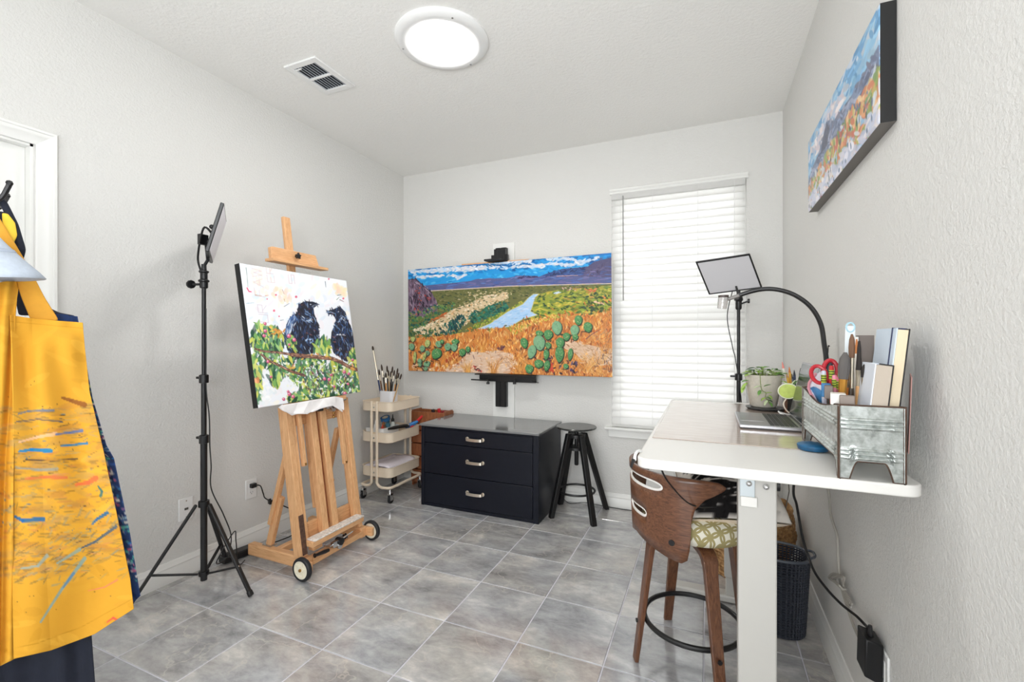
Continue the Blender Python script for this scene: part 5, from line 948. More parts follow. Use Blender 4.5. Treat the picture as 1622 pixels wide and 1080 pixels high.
obj('hinge', MB().cyl((lx1-.004, ly0+.04, PZ+.014), (lx1-.004, ly1-.04, PZ+.014), .005, seg=10), M['key'], lp_)
# plant pot
pp = V(.228, 2.285, PZ); po = thing('potted_plant', 'trailing green plant in a pale concrete pot beside the laptop', 'plant', pp)
obj('pot', MB().lathe([(.001, .012), (.048, .012), (.053, .017), (.066, .09), (.0745, .148), (.0745, .153), (.068, .153), (.066, .138), (.001, .138)], pp, 40), mat('concrete_pot', (196, 190, 178), .85, 0, .07, 90, .35, 260, .002), po, sharp=.9)
obj('soil', MB().lathe([(.001, .141), (.066, .1395)], pp, 24, cap=False), mat('soil', (58, 44, 34), .95, 0, .3, 120), po)
obj('saucer', MB().lathe([(.001, 0), (.068, 0), (.078, .006), (.079, .0105), (.074, .0115), (.001, .0105)], pp+V(.008, -.004, 0), 36), mat('dark_saucer', (52, 54, 56), .3), po)
lmats = [mat('leaf_green', (104, 152, 72), .4, 0, .15, 60), mat('leaf_light', (164, 196, 96), .4, 0, .15, 60), mat('leaf_pale', (206, 220, 180), .4, 0, .12, 60), mat('leaf_dark', (66, 108, 58), .4, 0, .15, 60)]
for m_ in lmats: m_.node_tree.nodes['Principled BSDF'].inputs['Transmission Weight'].default_value = 0
def leaf(root, base, tip, w, droop, mt, name='leaf'):
    base, tip = Vector(base), Vector(tip); d = tip-base; side = d.cross(V(0, 0, 1)); side = side.normalized() if side.length > 1e-5 else V(1, 0, 0); up = side.cross(d).normalized()
    def fn(u, v):
        t = v; wd = w*(math.sin(PI*min(1, t*.97+.03))**.7)*(1-.35*t); s_ = u*2-1
        return base+d*t+side*s_*wd+up*(abs(s_)*wd*.35-droop*t*t+.0)
    return obj(name, MB().grid(fn, 4, 7), mt, root, solid=.0007)
random.seed(3)
stem = MB(); stg = mat('stem_green', (120, 140, 70), .5)
for k in range(34):
    a = random.uniform(0, 2*PI); rr = random.uniform(.012, .068); h = random.uniform(.008, .035); b0 = pp+V(rr*.4*math.cos(a), rr*.4*math.sin(a), .14); b1 = pp+V(rr*math.cos(a), rr*math.sin(a), .148+h*(1 if rr < .05 else .6))
    stem.tube([b0, lerp(b0, b1, .6)+V(0, 0, .01), b1], .0014, 5); L = random.uniform(.026, .042); a2 = a+random.uniform(-.8, .8)
    leaf(po, b1, b1+V(L*math.cos(a2), L*math.sin(a2), random.uniform(-.006, .012)), L*.36, random.uniform(.002, .01), random.choice(lmats))
vine = [(1207, 607), (1206, 616), (1213, 622), (1212, 630), (1217, 634), (1218, 639)]
vp = [at(x, y, Y=2.198+.004*k) for k, (x, y) in enumerate(vine)]; stem.tube(spline([pp+V(-.01, -.03, .142), pp+V(-.02, -.078, .158)]+vp[1:], 5), .0014, 5)
for (x, y), (dx_, dy_), c in (((1206, 611), (-13, 3), 2), ((1210, 612), (11, -4), 0), ((1205, 618), (-4, 8), 0), ((1212, 623), (11, -2), 1), ((1211, 622), (-12, 4), 2), ((1213, 629), (9, 3), 0), ((1213, 630), (-8, 4), 1), ((1216, 634), (8, 2), 3), ((1216, 634), (-6, 8), 2), ((1218, 637), (6, 7), 0), ((1217, 626), (7, 6), 1)):
    leaf(po, at(x, y, Y=2.195), at(x+dx_, y+dy_, Y=2.185), .0105, .003, lmats[c])
for (x, y), (dx_, dy_), c in (((1188, 602), (-14, 2), 0), ((1184, 606), (-10, 10), 1), ((1180, 610), (-6, 12), 1), ((1195, 598), (-8, -6), 2), ((1230, 600), (14, -4), 1), ((1236, 604), (12, 2), 1), ((1228, 596), (10, -8), 0)): leaf(po, at(x, y, Y=2.26), at(x+dx_, y+dy_, Y=2.24), .012, .004, lmats[c])
obj('stems', stem, stg, po)
# wooden organiser with pens at the back of the desk
oz = thing('desk_organizer', 'dark wooden pen organizer behind the plant pot', 'organizer', (.355, 2.30, PZ)); ox0, ox1, oy0, oy1 = .302, .41, 2.22, 2.42
q = MB().box(ox0, ox1, oy0, oy0+.008, PZ, PZ+.085).box(ox0, ox1, oy1-.008, oy1, PZ, PZ+.085).box(ox0, ox0+.008, oy0+.008, oy1-.008, PZ, PZ+.06).box(ox1-.008, ox1, oy0+.008, oy1-.008, PZ, PZ+.085).box(ox0+.008, ox1-.008, oy0+.008, oy1-.008, PZ, PZ+.006); obj('organizer_body', q, M['walnut_y'], oz, .002)
obj('divider', MB().box(ox0+.008, ox1-.008, 2.315, 2.321, PZ+.006, PZ+.075), M['walnut_y'], oz)
def pen(label, p0, p1, r_, c, tipc, cat='pen', name='pen', group=None):
    t = thing(name, label, cat, p0, group); p0, p1 = Vector(p0), Vector(p1)
    obj('barrel', MB().cyl(p0, lerp(p0, p1, .86), r_, seg=8), mat('pen_%d_%d_%d' % c, c, .35), t); obj('pen_end', MB().tube([lerp(p0, p1, .86), lerp(p0, p1, .93), p1], r_, 8, scale=lambda s_: 1-.75*s_), mat('pent_%d_%d_%d' % tipc, tipc, .35), t); return t
for lab, (x, y), c, tc_ in (('pink tipped white pen standing tallest in the wooden organizer', (1239, 573), (226, 222, 216), (222, 130, 120)), ('orange pen in the dark wooden organizer', (1250, 581), (214, 160, 60), (190, 110, 50)), ('navy pen in the dark wooden organizer', (1258, 586), (50, 60, 90), (30, 34, 50)), ('black marker tilted right in the wooden organizer', (1268, 583), (24, 24, 26), (44, 44, 48)), ('brown pencil leaning at the right of the wooden organizer', (1272, 590), (130, 86, 60), (60, 44, 36)), ('grey pen in the middle of the wooden organizer', (1254, 592), (110, 116, 128), (60, 66, 76)), ('yellow pencil at the left of the wooden organizer', (1246, 590), (222, 178, 70), (196, 150, 100))):
    p1 = at(x, y, Y=2.30); pen(lab, (.355+(p1.x-.355)*.45, 2.285, PZ+.007), p1, .0052, c, tc_)
ry_ = thing('round_tin', 'round black tin beside the plant pot on the desk', 'tin', (.292, 2.262, PZ+.0)); 
obj('tin_body', MB().lathe([(.001, 0), (.03, 0), (.032, .004), (.032, .088), (.001, .09)], (.338, 2.185, PZ), 24), M['black'], ry_); obj('lid', MB().lathe([(.001, .088), (.0335, .088), (.0335, .1), (.03, .103), (.001, .103)], (.338, 2.185, PZ), 24), M['blackm'], ry_)
WL[ry_.name] = Vector(ry_.location)
fl_ = thing('potted_sprig', 'single round lime green leaf on a white stem behind the laptop', 'plant', at(1256, 658, Y=2.10))
lc = at(1250, 621, Y=2.09)
def disc(u, v):
    a = u*2*PI; rr = v*.038*(1-.13*math.cos(a-.6)); return lc+V(.9*rr*math.cos(a), -.25*rr*math.sin(a)*.6, .78*rr*math.sin(a)+.006*v*v)
obj('leaf', MB().grid(disc, 28, 5, wrap=True), mat('lime_leaf', (204, 222, 118), .45, 0, .12, 40), fl_, solid=.0012)
obj('leaf_rim', MB().tube([disc(k/28, 1) for k in range(28)], .0024, 6, True), mat('leaf_rim_pale', (236, 240, 214), .45), fl_)
obj('stem', MB().tube(spline([at(1245, 632, Y=2.088), at(1241, 640, Y=2.08), at(1246, 650, Y=2.08), (lc.x+.01, 2.09, PZ+.01)], 6), .0026, 7), mat('white_stem', (226, 216, 200), .5), fl_)
obj('base', MB().lathe([(.001, 0), (.016, 0), (.016, .012), (.001, .014)], (lc.x+.01, 2.09, PZ), 16), M['plastic_white'], fl_)
for (x, y), (dx_, dy_), c in (((1254, 611), (6, -10), 2), ((1258, 611), (5, -9), 0), ((1246, 612), (-6, -9), 2)): leaf(fl_, at(x, y, Y=2.1), at(x+dx_, y+dy_, Y=2.1), .012, .002, lmats[c])
uc = thing('usb_adapter', 'blue ended cable adapter lying behind the laptop keyboard', 'adapter', at(1262, 652, Y=2.12)); uz = PZ+.012; u0 = V(.30, 2.095, uz)
obj('adapter_body', MB().bar(u0, u0+V(.03, -.012, -.002), .02, .014), M['black'], uc, .002); obj('blue_end', MB().bar(u0+V(.03, -.012, -.002), u0+V(.044, -.018, -.003), .016, .010), mat('usb_blue', (40, 84, 190), .4), uc, .001)
WL[uc.name] = Vector(uc.location)
tag(obj('white_cable', MB().tube(spline([(.30, 2.12, PZ+.004), (.27, 2.11, PZ+.014), (.262, 2.09, PZ+.02), (.27, 2.065, PZ+.013), (.30, 2.058, PZ+.006), (.345, 2.08, PZ+.004), (.38, 2.15, PZ+.004)], 7), .0028, 7), M['plastic_white']), 'short white cable looping on the desk behind the laptop', 'cable')
# gooseneck holder
gn = thing('gooseneck_holder', 'black gooseneck arm arching over the desk with a small clear clip', 'gooseneck', (.402, 2.0, DZ))
gp = [(.408, 2.0, DZ+.03), (.406, 2.0, 1.06), (.405, 2.0, 1.16), at(1305.5, 545, Y=2.02), at(1300, 513, Y=2.03), at(1285, 487, Y=2.03), at(1262, 469, Y=2.03), at(1238, 460, Y=2.03), at(1215, 457.5, Y=2.03), at(1192, 461, Y=2.03), at(1170, 468, Y=2.03)]
obj('arm', MB().tube(spline(gp, 8), .0085, 10), M['black'], gn); obj('clamp', MB().box(.386, .43, 1.97, 2.03, DZ+.0004, DZ+.034).box(.39, .425, 1.975, 2.025, DZ-.06, DZ-.0268).box(.4255, .434, 1.975, 2.025, DZ-.06, DZ+.034), M['black'], gn, .004)
obj('joint', MB().bar(at(1172, 467.5, Y=2.03), at(1152, 474, Y=2.03), .016, .014, (0, 1, 0)), mat('holder_grey', (120, 116, 112), .4), gn, .004)
cp0 = at(1146, 470, Y=2.03); clr, cnt, cb_ = newmat('clear_plastic_clip'); cb_.inputs['Base Color'].default_value = (.9, .88, .86, 1); cb_.inputs['Roughness'].default_value = .12; cb_.inputs['Transmission Weight'].default_value = .75
obj('clip_cap', MB().lathe([(.001, -.004), (.02, -.004), (.02, .004), (.001, .005)], cp0+V(0, 0, .002), 20), mat('clip_cap_brown', (74, 62, 58), .4), gn)
obj('clip_cup', MB().lathe([(.02, -.004), (.018, -.048), (.015, -.048), (.0165, -.004), (.02, -.004)], cp0, 20, Matrix.Rotation(.12, 3, 'Y'), cap=False), clr, gn)
obj('neck_cord', MB().tube(spline([(.414, 1.996, 1.22), at(1312, 548, Y=2.0), at(1311, 560, Y=2.0), at(1306, 568, Y=2.0), (.412, 1.994, 1.10)], 5), .002, 6), M['black'], gn)
# ---------------------------------------------------------------- galvanized planter box and what stands in it
m, nt, b = newmat('galvanized_zinc'); f_ = noise(nt, 75, 5, None, None, .6, .3); f2_ = noise(nt, 30, 3)
nt.links.new(ramp(nt, f_, [(.30, lin((150, 155, 152))), (.5, lin((184, 190, 187))), (.72, lin((212, 217, 216)))]), b.inputs['Base Color'])
b.inputs['Metallic'].default_value = .8; nt.links.new(ramp(nt, f2_, [(.3, (.26,)*3), (.7, (.40,)*3)]), b.inputs['Roughness']); bump(nt, b, f_, .06, .0006); M['zinc'] = m
M['rust'] = mat('rust_edge', (74, 54, 42), .8, 0, .3, 60)
X0, X1, Y0, Y1, Z0, Z1 = .268, .391, 1.218, 1.64, DZ, 1.099
pb = thing('zinc_planter_box', 'galvanized metal planter box full of art supplies at the near end of the desk', 'box', ((X0+X1)/2, (Y0+Y1)/2, DZ))
def bead(z): return .0042*sum(math.exp(-((z-q_)/.0023)**2) for q_ in (.048, .057, .066, .115, .124, .133))
def side_wall(L, dip):   # outline column: for s in 0..L gives bottom (arched foot) and top
    def f(s): 
        e = min(s, L-s); bot = 0 if e < .022 else (.040*math.sin(min(1, (e-.022)/.016)*PI/2) if e < .038 else .040)
        return bot, Z1-Z0-dip*math.sin(PI*s/L)**1.5
    return f
def wallgrid(p0, p1, nrm, dip, ns):
    p0, p1 = Vector(p0), Vector(p1); L = (p1-p0).length; f = side_wall(L, dip)
    def fn(u, v):
        s = u*L; bo, tp_ = f(s); z = lerp(bo, tp_, v); e_ = min(1, min(s, L-s)/.02); return lerp(p0, p1, u)+V(0, 0, z)+Vector(nrm)*(bead(z)*e_-.004)
    return MB().grid(fn, ns, 110)
for nm, p0, p1, nr, dip in (('end_panel', (X0, Y0, Z0), (X1, Y0, Z0), (0, -1, 0), 0), ('end_panel', (X1, Y1, Z0), (X0, Y1, Z0), (0, 1, 0), 0), ('side_panel', (X0, Y1, Z0), (X0, Y0, Z0), (-1, 0, 0), .022), ('side_panel', (X1, Y0, Z0), (X1, Y1, Z0), (1, 0, 0), .022)):
    w_ = obj(nm, wallgrid(p0, p1, nr, dip, 60), M['zinc'], pb, solid=.003, sharp=1.2)
    f = side_wall((V(*p1)-V(*p0)).length, dip); L = (V(*p1)-V(*p0)).length; n_ = Vector(nr)
    pts = [lerp(V(*p0), V(*p1), k/50)+V(0, 0, f(k/50*L)[1])-n_*.004 for k in range(51)]; pts2 = [lerp(V(*p0), V(*p1), k/50)+V(0, 0, f(k/50*L)[0]+.001)-n_*.004 for k in range(51)]
    obj('rusty_edge', MB().tube(pts, .0023, 6), M['rust'], w_); obj('rusty_edge', MB().tube(pts2, .002, 6), M['rust'], w_)
for x, y in ((X0+.003, Y0+.003), (X1-.003, Y0+.003), (X0+.003, Y1-.003), (X1-.003, Y1-.003)): obj('corner_seam', MB().tube([(x, y, Z0+.001), (x, y, Z1-.002)], .0034, 8), M['rust'], pb)
obj('box_bottom', MB().box(X0+.006, X1-.006, Y0+.006, Y1-.006, Z0+.045, Z0+.049), M['zinc'], pb)
BZ = Z0+.05
def book(name, label, p, sx, sy, sz, cover, yaw=0, tilt=0, band=None, group=None, pages=(214, 198, 172), back=None):
    """book standing on its end: sx thick, sy wide, sz tall, pages showing towards -Y and up"""
    t = thing(name, label, 'notebook', p, group); R_ = Matrix.Rotation(yaw, 3, 'Z')@Matrix.Rotation(tilt, 3, 'Y'); o = Vector(p)
    cm_ = mat('cover_'+label[:14], cover, .45); c = .0025
    cm2 = mat('back_'+label[:14], back, .45) if back else cm_
    for s_ in (-1, 1): obj('cover', MB().obox(o+R_@V(s_*(sx/2-c/2), 0, sz/2), (c, sy, sz), R_), cm_ if s_ < 0 else cm2, t, .0008)
    obj('spine', MB().obox(o+R_@V(0, sy/2-c/2, sz/2), (sx-2*c, c, sz), R_), cm_, t)
    obj('pages', MB().obox(o+R_@V(0, -.003, sz/2), (sx-2*c-.0005, sy-.008, sz-.006), R_), mat('pages_'+label[:14], pages, .8, 0, .08, 200, stretch=(200, 1, 1)), t)
    if band: obj('elastic_band', MB().obox(o+R_@V(0, -sy*.32, sz/2), (sx+.0024, .005, sz+.0024), R_), mat('band_'+label[:10], band, .6), t)
    return t
book('notebook', 'tall pale blue notebook with cream pages and a dark elastic band in the planter box', (.3655, 1.312, BZ), .024, .13, .286, (204, 218, 232), .0, .10, (34, 44, 84), None, (222, 206, 176), (20, 20, 24))
book('notebook', 'short white covered notebook with grey page edges in the planter box', (.3345, 1.272, BZ), .034, .09, .207, (222, 228, 238), .0, .10, None, None, (184, 172, 158), (16, 16, 20))
gb_ = thing('grey_box', 'brown-grey card box with white sides standing at the back of the planter box', 'box', (.367, 1.415, BZ)); obj('carton', MB().box(.353, .384, 1.40, 1.43, BZ, 1.256), mat('taupe_card', (108, 98, 92), .6), gb_, .001); obj('white_side', MB().box(.345, .3525, 1.402, 1.432, BZ, 1.252), M['white'], gb_, .001)
tag(obj('pink_card', MB().hexa([at(x, y, Y=Y_) for Y_ in (1.225, 1.2255) for x, y in ((1439, 641), (1444, 637), (1440, 606), (1446, 601))][0:0] or [V(.397, 1.232, Z1-.10), V(.3985, 1.232, Z1-.10), V(.404, 1.262, Z1-.10), V(.4055, 1.262, Z1-.10), V(.401, 1.228, Z1+.065), V(.4025, 1.228, Z1+.065), V(.408, 1.258, Z1+.072), V(.4095, 1.258, Z1+.072)]), mat('dusty_pink', (176, 134, 128), .6)), 'dusty pink card slipped between the planter box and the wall', 'card')
eb = thing('eraser_block', 'white and taupe eraser block resting on the planter box rim', 'eraser', (.285, 1.262, 1.102)); Mz = Matrix.Rotation(-.2, 3, 'Z')
obj('white_half', MB().obox((.283, 1.285, 1.106), (.030, .04, .026), Mz), M['white'], eb, .002); obj('taupe_half', MB().obox((.2925, 1.2505, 1.1045), (.028, .026, .026), Mz), mat('taupe', (140, 128, 120), .7), eb, .002); WL[eb.name] = Vector(eb.location)
e2 = thing('eraser_block', 'small brown-grey eraser block behind the white eraser', 'eraser', (.276, 1.345, 1.09)); obj('block', MB().obox((.277, 1.345, 1.115), (.018, .03, .032), Mz), mat('taupe2', (120, 110, 104), .7), e2, .002); obj('paper_sleeve', MB().obox((.277, 1.372, 1.117), (.02, .022, .034), Mz), mat('sleeve_blue', (40, 110, 160), .5), e2, .002)
bag = thing('paper_packet', 'crumpled white and blue packet at the far end of the planter box', 'packet', (.29, 1.58, BZ))
def bagpt(u, v): return V(.278+.05*u+.008*math.sin(v*7+u*5), 1.50+.12*u*.5+.03*math.sin(u*6+v*3), BZ+.05+.115*v+.01*math.sin(u*8))
obj('packet_front', MB().grid(bagpt, 12, 12), mat('packet_white', (226, 222, 232), .4, 0, .1, 30), bag, solid=.002); obj('packet_band', MB().grid(lambda u, v: bagpt(u, .28+.3*v)+V(-.003, -.002, 0), 12, 5), mat('packet_blue', (70, 130, 180), .4, 0, .3, 30), bag, solid=.001)
obj('packet_edge', MB().tube([bagpt(0, k/8)+V(-.004, 0, 0) for k in range(9)], .004, 6), mat('packet_pink', (206, 140, 150), .5), bag)
# scissors
sc = thing('scissors', 'red handled scissors standing in the planter box', 'scissors', (.296, 1.47, BZ)); redm = mat('scissors_red', (178, 32, 46), .35)
l1 = at(1297, 593, Y=1.46); l2 = at(1315, 587, Y=1.47)
def loop(c, rx_, rz_, rot, rad): return [c+V(rx_*math.cos(a)*math.cos(rot)-rz_*math.sin(a)*math.sin(rot), .006*math.sin(a), rx_*math.cos(a)*math.sin(rot)+rz_*math.sin(a)*math.cos(rot)) for a in np.linspace(0, 2*PI, 25)[:-1]]
pv = V(.303, 1.468, 1.095)
obj('handle', MB().tube(loop(l1, .017, .023, .25, 0), .0052, 8, True).tube([l1+V(.004, 0, -.02), lerp(l1, pv, .6), pv], .005, 8), redm, sc); obj('handle', MB().tube(loop(l2, .016, .028, -.1, 0), .0056, 8, True).tube([l2+V(-.002, 0, -.026), lerp(l2, pv, .6), pv], .0055, 8), redm, sc)
obj('handle_inlay', MB().tube(loop(l2+V(.008, .004, -.004), .011, .026, -.1, 0), .005, 8, True), mat('inlay_grey', (54, 58, 66), .5), sc)
for s_ in (-1, 1): obj('blade', MB().bar(pv+V(0, .002*s_, .0), pv+V(.006*s_, .002*s_, -.10), .012, .0016, (1, 0, 0)), M['steel'], sc)
obj('pivot', MB().cyl(pv-V(0, .006, 0), pv+V(0, .006, 0), .004, seg=10), M['steel'], sc)
# brushes and pencils in the box
lt_ = mat('brush_grey_tuft', (92, 88, 86), .9); M['bristle_grey'] = lt_; M['bristle_tan'] = mat('bristle_tan', (150, 100, 56), .8); M['bristle_black'] = mat('bristle_black', (40, 34, 32), .8); M['bristle_brown'] = mat('bristle_brown', (112, 82, 62), .8)
bh = lambda c: mat('bh_%d_%d_%d' % c, c, .35)
def bx(px, py, Y_, label, r_, hc, br_, fr, bl_, flat, dx=0, dy=.012):
    p1 = at(px, py, Y=Y_); return brush(label, V(min(.375, max(.284, p1.x+dx)), min(1.6, max(1.235, Y_+dy)), BZ), p1, r_, bh(hc), br_, fr, None, flat, blen=bl_)
t = bx(1339, 558, 1.315, 'fat round grey mop brush with a gold ferrule and teal handle', .0086, (24, 96, 140), 'bristle_grey', .42, .27, 1.1, -.012)
for ch in t.children:
    if ch.name.startswith('ferrule'): ch.data.materials[0] = mat('gold_ferrule', (206, 150, 70), .28, .9)
bx(1349.5, 529, 1.33, 'tallest brown flat brush rising above the mop brush', .0052, (70, 60, 52), 'bristle_brown', .52, .20, .95)
bx(1361, 540, 1.32, 'pointed black tipped brush with a paint stained tan handle', .0056, (196, 150, 100), 'bristle_black', .58, .26, .62)
bx(1370, 577, 1.30, 'short dark brush with a gold collar beside the white notebook', .0062, (64, 70, 58), 'bristle_black', .55, .14, .9)
bx(1344, 575, 1.36, 'orange handled brush half hidden behind the mop brush', .0058, (206, 120, 40), 'bristle_tan', .7, .2, 1.0)
bx(1366, 590, 1.345, 'thin teal handled brush between the stained brush and the notebook', .006, (40, 90, 90), 'bristle_tan', .7, .2, 1.0)
cw_ = thing('clear_ruler', 'clear plastic ruler with a rounded hole rising behind the brushes', 'ruler', (.345, 1.45, BZ)); tp0 = at(1347, 516, Y=1.44)
obj('blade', MB().bar((.338, 1.445, BZ), tp0, .022, .0025, (1, 0, 0)), mat('clear_ruler', (222, 230, 234), .15), cw_, .001); obj('hole_ring', MB().tube([tp0+V(.009*math.cos(a), 0, .012*math.sin(a)-.004) for a in np.linspace(0, 2*PI, 17)[:-1]], .0025, 6, True), mat('ruler_blue', (170, 206, 220), .2), cw_)
pen('pale card strip standing behind the stained brush', (.35, 1.40, BZ), at(1357, 537, Y=1.40), .006, (226, 220, 210), (196, 120, 60))
for lab, (px, py), c, Y_ in (('pale pencil with a yellow and black banded end beside the scissors', (1304.5, 587), (196, 200, 216), 1.44), ('red colored pencil between the scissors and the mop brush', (1317, 579), (196, 40, 44), 1.42), ('pink ended striped pencil at the front of the pencil bunch', (1322, 594), (226, 140, 160), 1.37), ('second pink ended striped pencil leaning right in the bunch', (1329, 597), (206, 110, 130), 1.36), ('green striped pencil behind the pink ones', (1331, 589), (130, 170, 130), 1.40)):
    p1 = at(px, py, Y=Y_); p0 = V(min(.37, max(.28, p1.x+.006)), Y_+.01, BZ); t = thing('pencil', lab, 'pencil', p0)
    obj('barrel', MB().cyl(p0, lerp(p0, p1, .82), .0058, seg=6), mat('pc_%d_%d' % c[:2], c, .4), t); obj('banded_ferrule', MB().cyl(lerp(p0, p1, .82), lerp(p0, p1, .94), .0062, seg=10), mat('band_lime', (176, 196, 70), .35, .3), t)
    for k in (.845, .88, .915): obj('black_band', MB().cyl(lerp(p0, p1, k), lerp(p0, p1, k+.012), .0065, seg=10), M['black'], t)
    obj('eraser', MB().tube([lerp(p0, p1, .94), lerp(p0, p1, .985), p1], .0058, 8, scale=lambda s_: 1-.3*s_*s_), mat('er_%d_%d' % c[:2], c, .6), t)
bt_ = thing('blue_tin', 'flat round blue tin half under the planter box', 'tin', (.272, 1.505, PZ)); obj('tin_body', MB().lathe([(.001, 0), (.036, 0), (.0375, .003), (.0375, .009), (.001, .009)], (.272, 1.50, PZ), 30), mat('deep_blue', (24, 84, 124), .4, 0, .25, 40), bt_); obj('lid', MB().lathe([(.001, .009), (.0385, .009), (.0385, .013), (.034, .0155), (.001, .0155)], (.272, 1.50, PZ), 30), mat('deep_blue_lid', (30, 98, 142), .4, 0, .3, 40), bt_)
# ---------------------------------------------------------------- walnut bar stool with cushion
bc = V(-.055, 1.895, 0); bs = thing('bar_stool', 'walnut bentwood counter stool with a wrapped backrest pulled under the desk', 'stool', bc)
TB = math.radians(-150); RB = .222
def bpnt(phi, z, dr=0):
    rr = RB+dr+.016*((z-.5)/.35); a = TB+phi; return bc+V(.004+rr*math.cos(a), rr*math.sin(a), z)
PH = math.radians(87)
def zbot(p):
    d = abs(math.degrees(p)); pts = [(0, .515), (20, .498), (40, .478), (52, .47), (57, .485), (58.8, .52), (59.6, .56), (60.2, .62), (63, .665), (70, .70), (80, .722), (85, .733), (87, .742)]
    for (a, za), (b2, zb_) in zip(pts, pts[1:]):
        if d <= b2: return lerp(za, zb_, (d-a)/(b2-a))
    return .742
def ztop(p):
    d = abs(math.degrees(p)); return .768-.012*max(0, (d-60)/27)**2-.008*max(0, (d-80)/7)**2
s1, s2 = math.radians(37), math.radians(19)
def knots(p):
    h1 = .021*math.sqrt(max(0, 1-(abs(p)/s1)**6)); h2 = .019*math.sqrt(max(0, 1-(abs(p)/s2)**6)); b0, t0 = zbot(p), ztop(p)
    return [b0, max(b0, .606-h2), max(b0, .606+h2), max(b0, .722-h1), max(b0, .722+h1), max(t0, b0+.002)]
degs = sorted(set(list(np.linspace(-87, 87, 117))+[s*x for s in (-1, 1) for x in (36.9, 36.4, 35.6, 18.9, 18.5, 17.9, 58.8, 59.2, 59.6, 59.9, 60.2)])); q = MB(); cols = []
for dg in degs:
    p = math.radians(dg); K = knots(p); col_ = []
    for k in range(6):
        col_.append(q.bm.verts.new(bpnt(p, K[k])))
        if k in (0, 2, 4): 
            for t_ in (.34, .67): col_.append(q.bm.verts.new(bpnt(p, lerp(K[k], K[k+1], t_))))
    cols.append(col_)
rows_ = list(range(len(cols[0])-1)); sl2, sl1 = 3, 7     # quad rows spanning the two hand slots
for i in range(len(degs)-1):
    pm_ = math.radians((degs[i]+degs[i+1])/2)
    for k in rows_:
        if (k == sl2 and abs(pm_) < s2) or (k == sl1 and abs(pm_) < s1): continue
        q.bm.faces.new((cols[i][k], cols[i+1][k], cols[i+1][k+1], cols[i][k+1]))
bmesh.ops.remove_doubles(q.bm, verts=q.bm.verts[:], dist=.0004); bmesh.ops.dissolve_degenerate(q.bm, edges=q.bm.edges[:], dist=.0003)
bk_ = obj('backrest', q, M['walnut_x'], bs, solid=.013, sharp=1.2)
def slot_path(zc, s_, h):
    up = [(p, zc+h*math.sqrt(max(0, 1-(abs(p)/s_)**6))) for p in np.linspace(-s_, s_, 33)]; dn = [(p, zc-h*math.sqrt(max(0, 1-(abs(p)/s_)**6))) for p in np.linspace(s_, -s_, 33)[1:-1]]
    return [bpnt(p, z) for p, z in up+dn]
for zc_, s_, h in ((.722, s1, .021), (.606, s2, .019)): obj('slot_edge', MB().sweep(slot_path(zc_, s_, h), [(-.003, -.008), (.003, -.008), (.003, .008), (-.003, .008)], None, True), mat('slot_edge_lit', (238, 236, 232), .35), bk_, label='hand slot edge whitened for window light')  # white trim added to stand in for window light on the slot edges
for s_ in (-1, 1):
    p = bpnt(s_*math.radians(44), .535, .006); nrm = (p-bc); nrm.z = 0; nrm.normalize(); obj('bolt', MB().cyl(p-nrm*.004, p+nrm*.004, .0105, seg=16), M['black'], bk_)
m, nt, b = newmat('trellis_fabric'); tc = N(nt, 'ShaderNodeTexCoord'); 
def ringpat(offx, offy):
    mp = N(nt, 'ShaderNodeMapping'); mp.inputs['Location'].default_value = (offx, offy, 0); mp.inputs['Scale'].default_value = (15, 15, 15); nt.links.new(tc.outputs['UV'], mp.inputs[0])
    fr_ = N(nt, 'ShaderNodeVectorMath', operation='FRACTION'); nt.links.new(mp.outputs[0], fr_.inputs[0]); sb = N(nt, 'ShaderNodeVectorMath', operation='SUBTRACT'); sb.inputs[1].default_value = (.5, .5, 0); nt.links.new(fr_.outputs[0], sb.inputs[0])
    sp = N(nt, 'ShaderNodeSeparateXYZ'); nt.links.new(sb.outputs[0], sp.inputs[0]); cb2 = N(nt, 'ShaderNodeCombineXYZ'); nt.links.new(sp.outputs[0], cb2.inputs[0]); nt.links.new(sp.outputs[1], cb2.inputs[1])
    ln_ = N(nt, 'ShaderNodeVectorMath', operation='LENGTH'); nt.links.new(cb2.outputs[0], ln_.inputs[0]); s1_ = N(nt, 'ShaderNodeMath', operation='SUBTRACT'); s1_.inputs[1].default_value = .46; nt.links.new(ln_.outputs['Value'], s1_.inputs[0]); ab = N(nt, 'ShaderNodeMath', operation='ABSOLUTE'); nt.links.new(s1_.outputs[0], ab.inputs[0]); lt2 = N(nt, 'ShaderNodeMath', operation='LESS_THAN'); lt2.inputs[1].default_value = .075; nt.links.new(ab.outputs[0], lt2.inputs[0]); return lt2.outputs[0]
mxm = N(nt, 'ShaderNodeMath', operation='MAXIMUM'); nt.links.new(ringpat(0, 0), mxm.inputs[0]); nt.links.new(ringpat(.5, .5), mxm.inputs[1])
mc_ = N(nt, 'ShaderNodeMix', data_type='RGBA'); nt.links.new(mxm.outputs[0], mc_.inputs[0]); mc_.inputs[6].default_value = (*lin((232, 228, 212)), 1); mc_.inputs[7].default_value = (*lin((164, 152, 104)), 1); nt.links.new(mc_.outputs[2], b.inputs['Base Color']); b.inputs['Roughness'].default_value = .85; M['trellis'] = m
scn = bc+V(.01, .0, 0)
obj('seat_base', MB().lathe([(.001, .496), (.11, .496), (.12, .50), (.12, .512), (.001, .513)], scn, 40), M['walnut_x'], bs)
st_ = obj('seat_cushion', MB().lathe([(.001, .513), (.15, .513), (.182, .518), (.197, .540), (.196, .570), (.184, .592), (.15, .602), (.08, .606), (.001, .607)], scn, 48), M['trellis'], bs, sharp=1.2)
uvl = st_.data.uv_layers.new(name='UVMap')
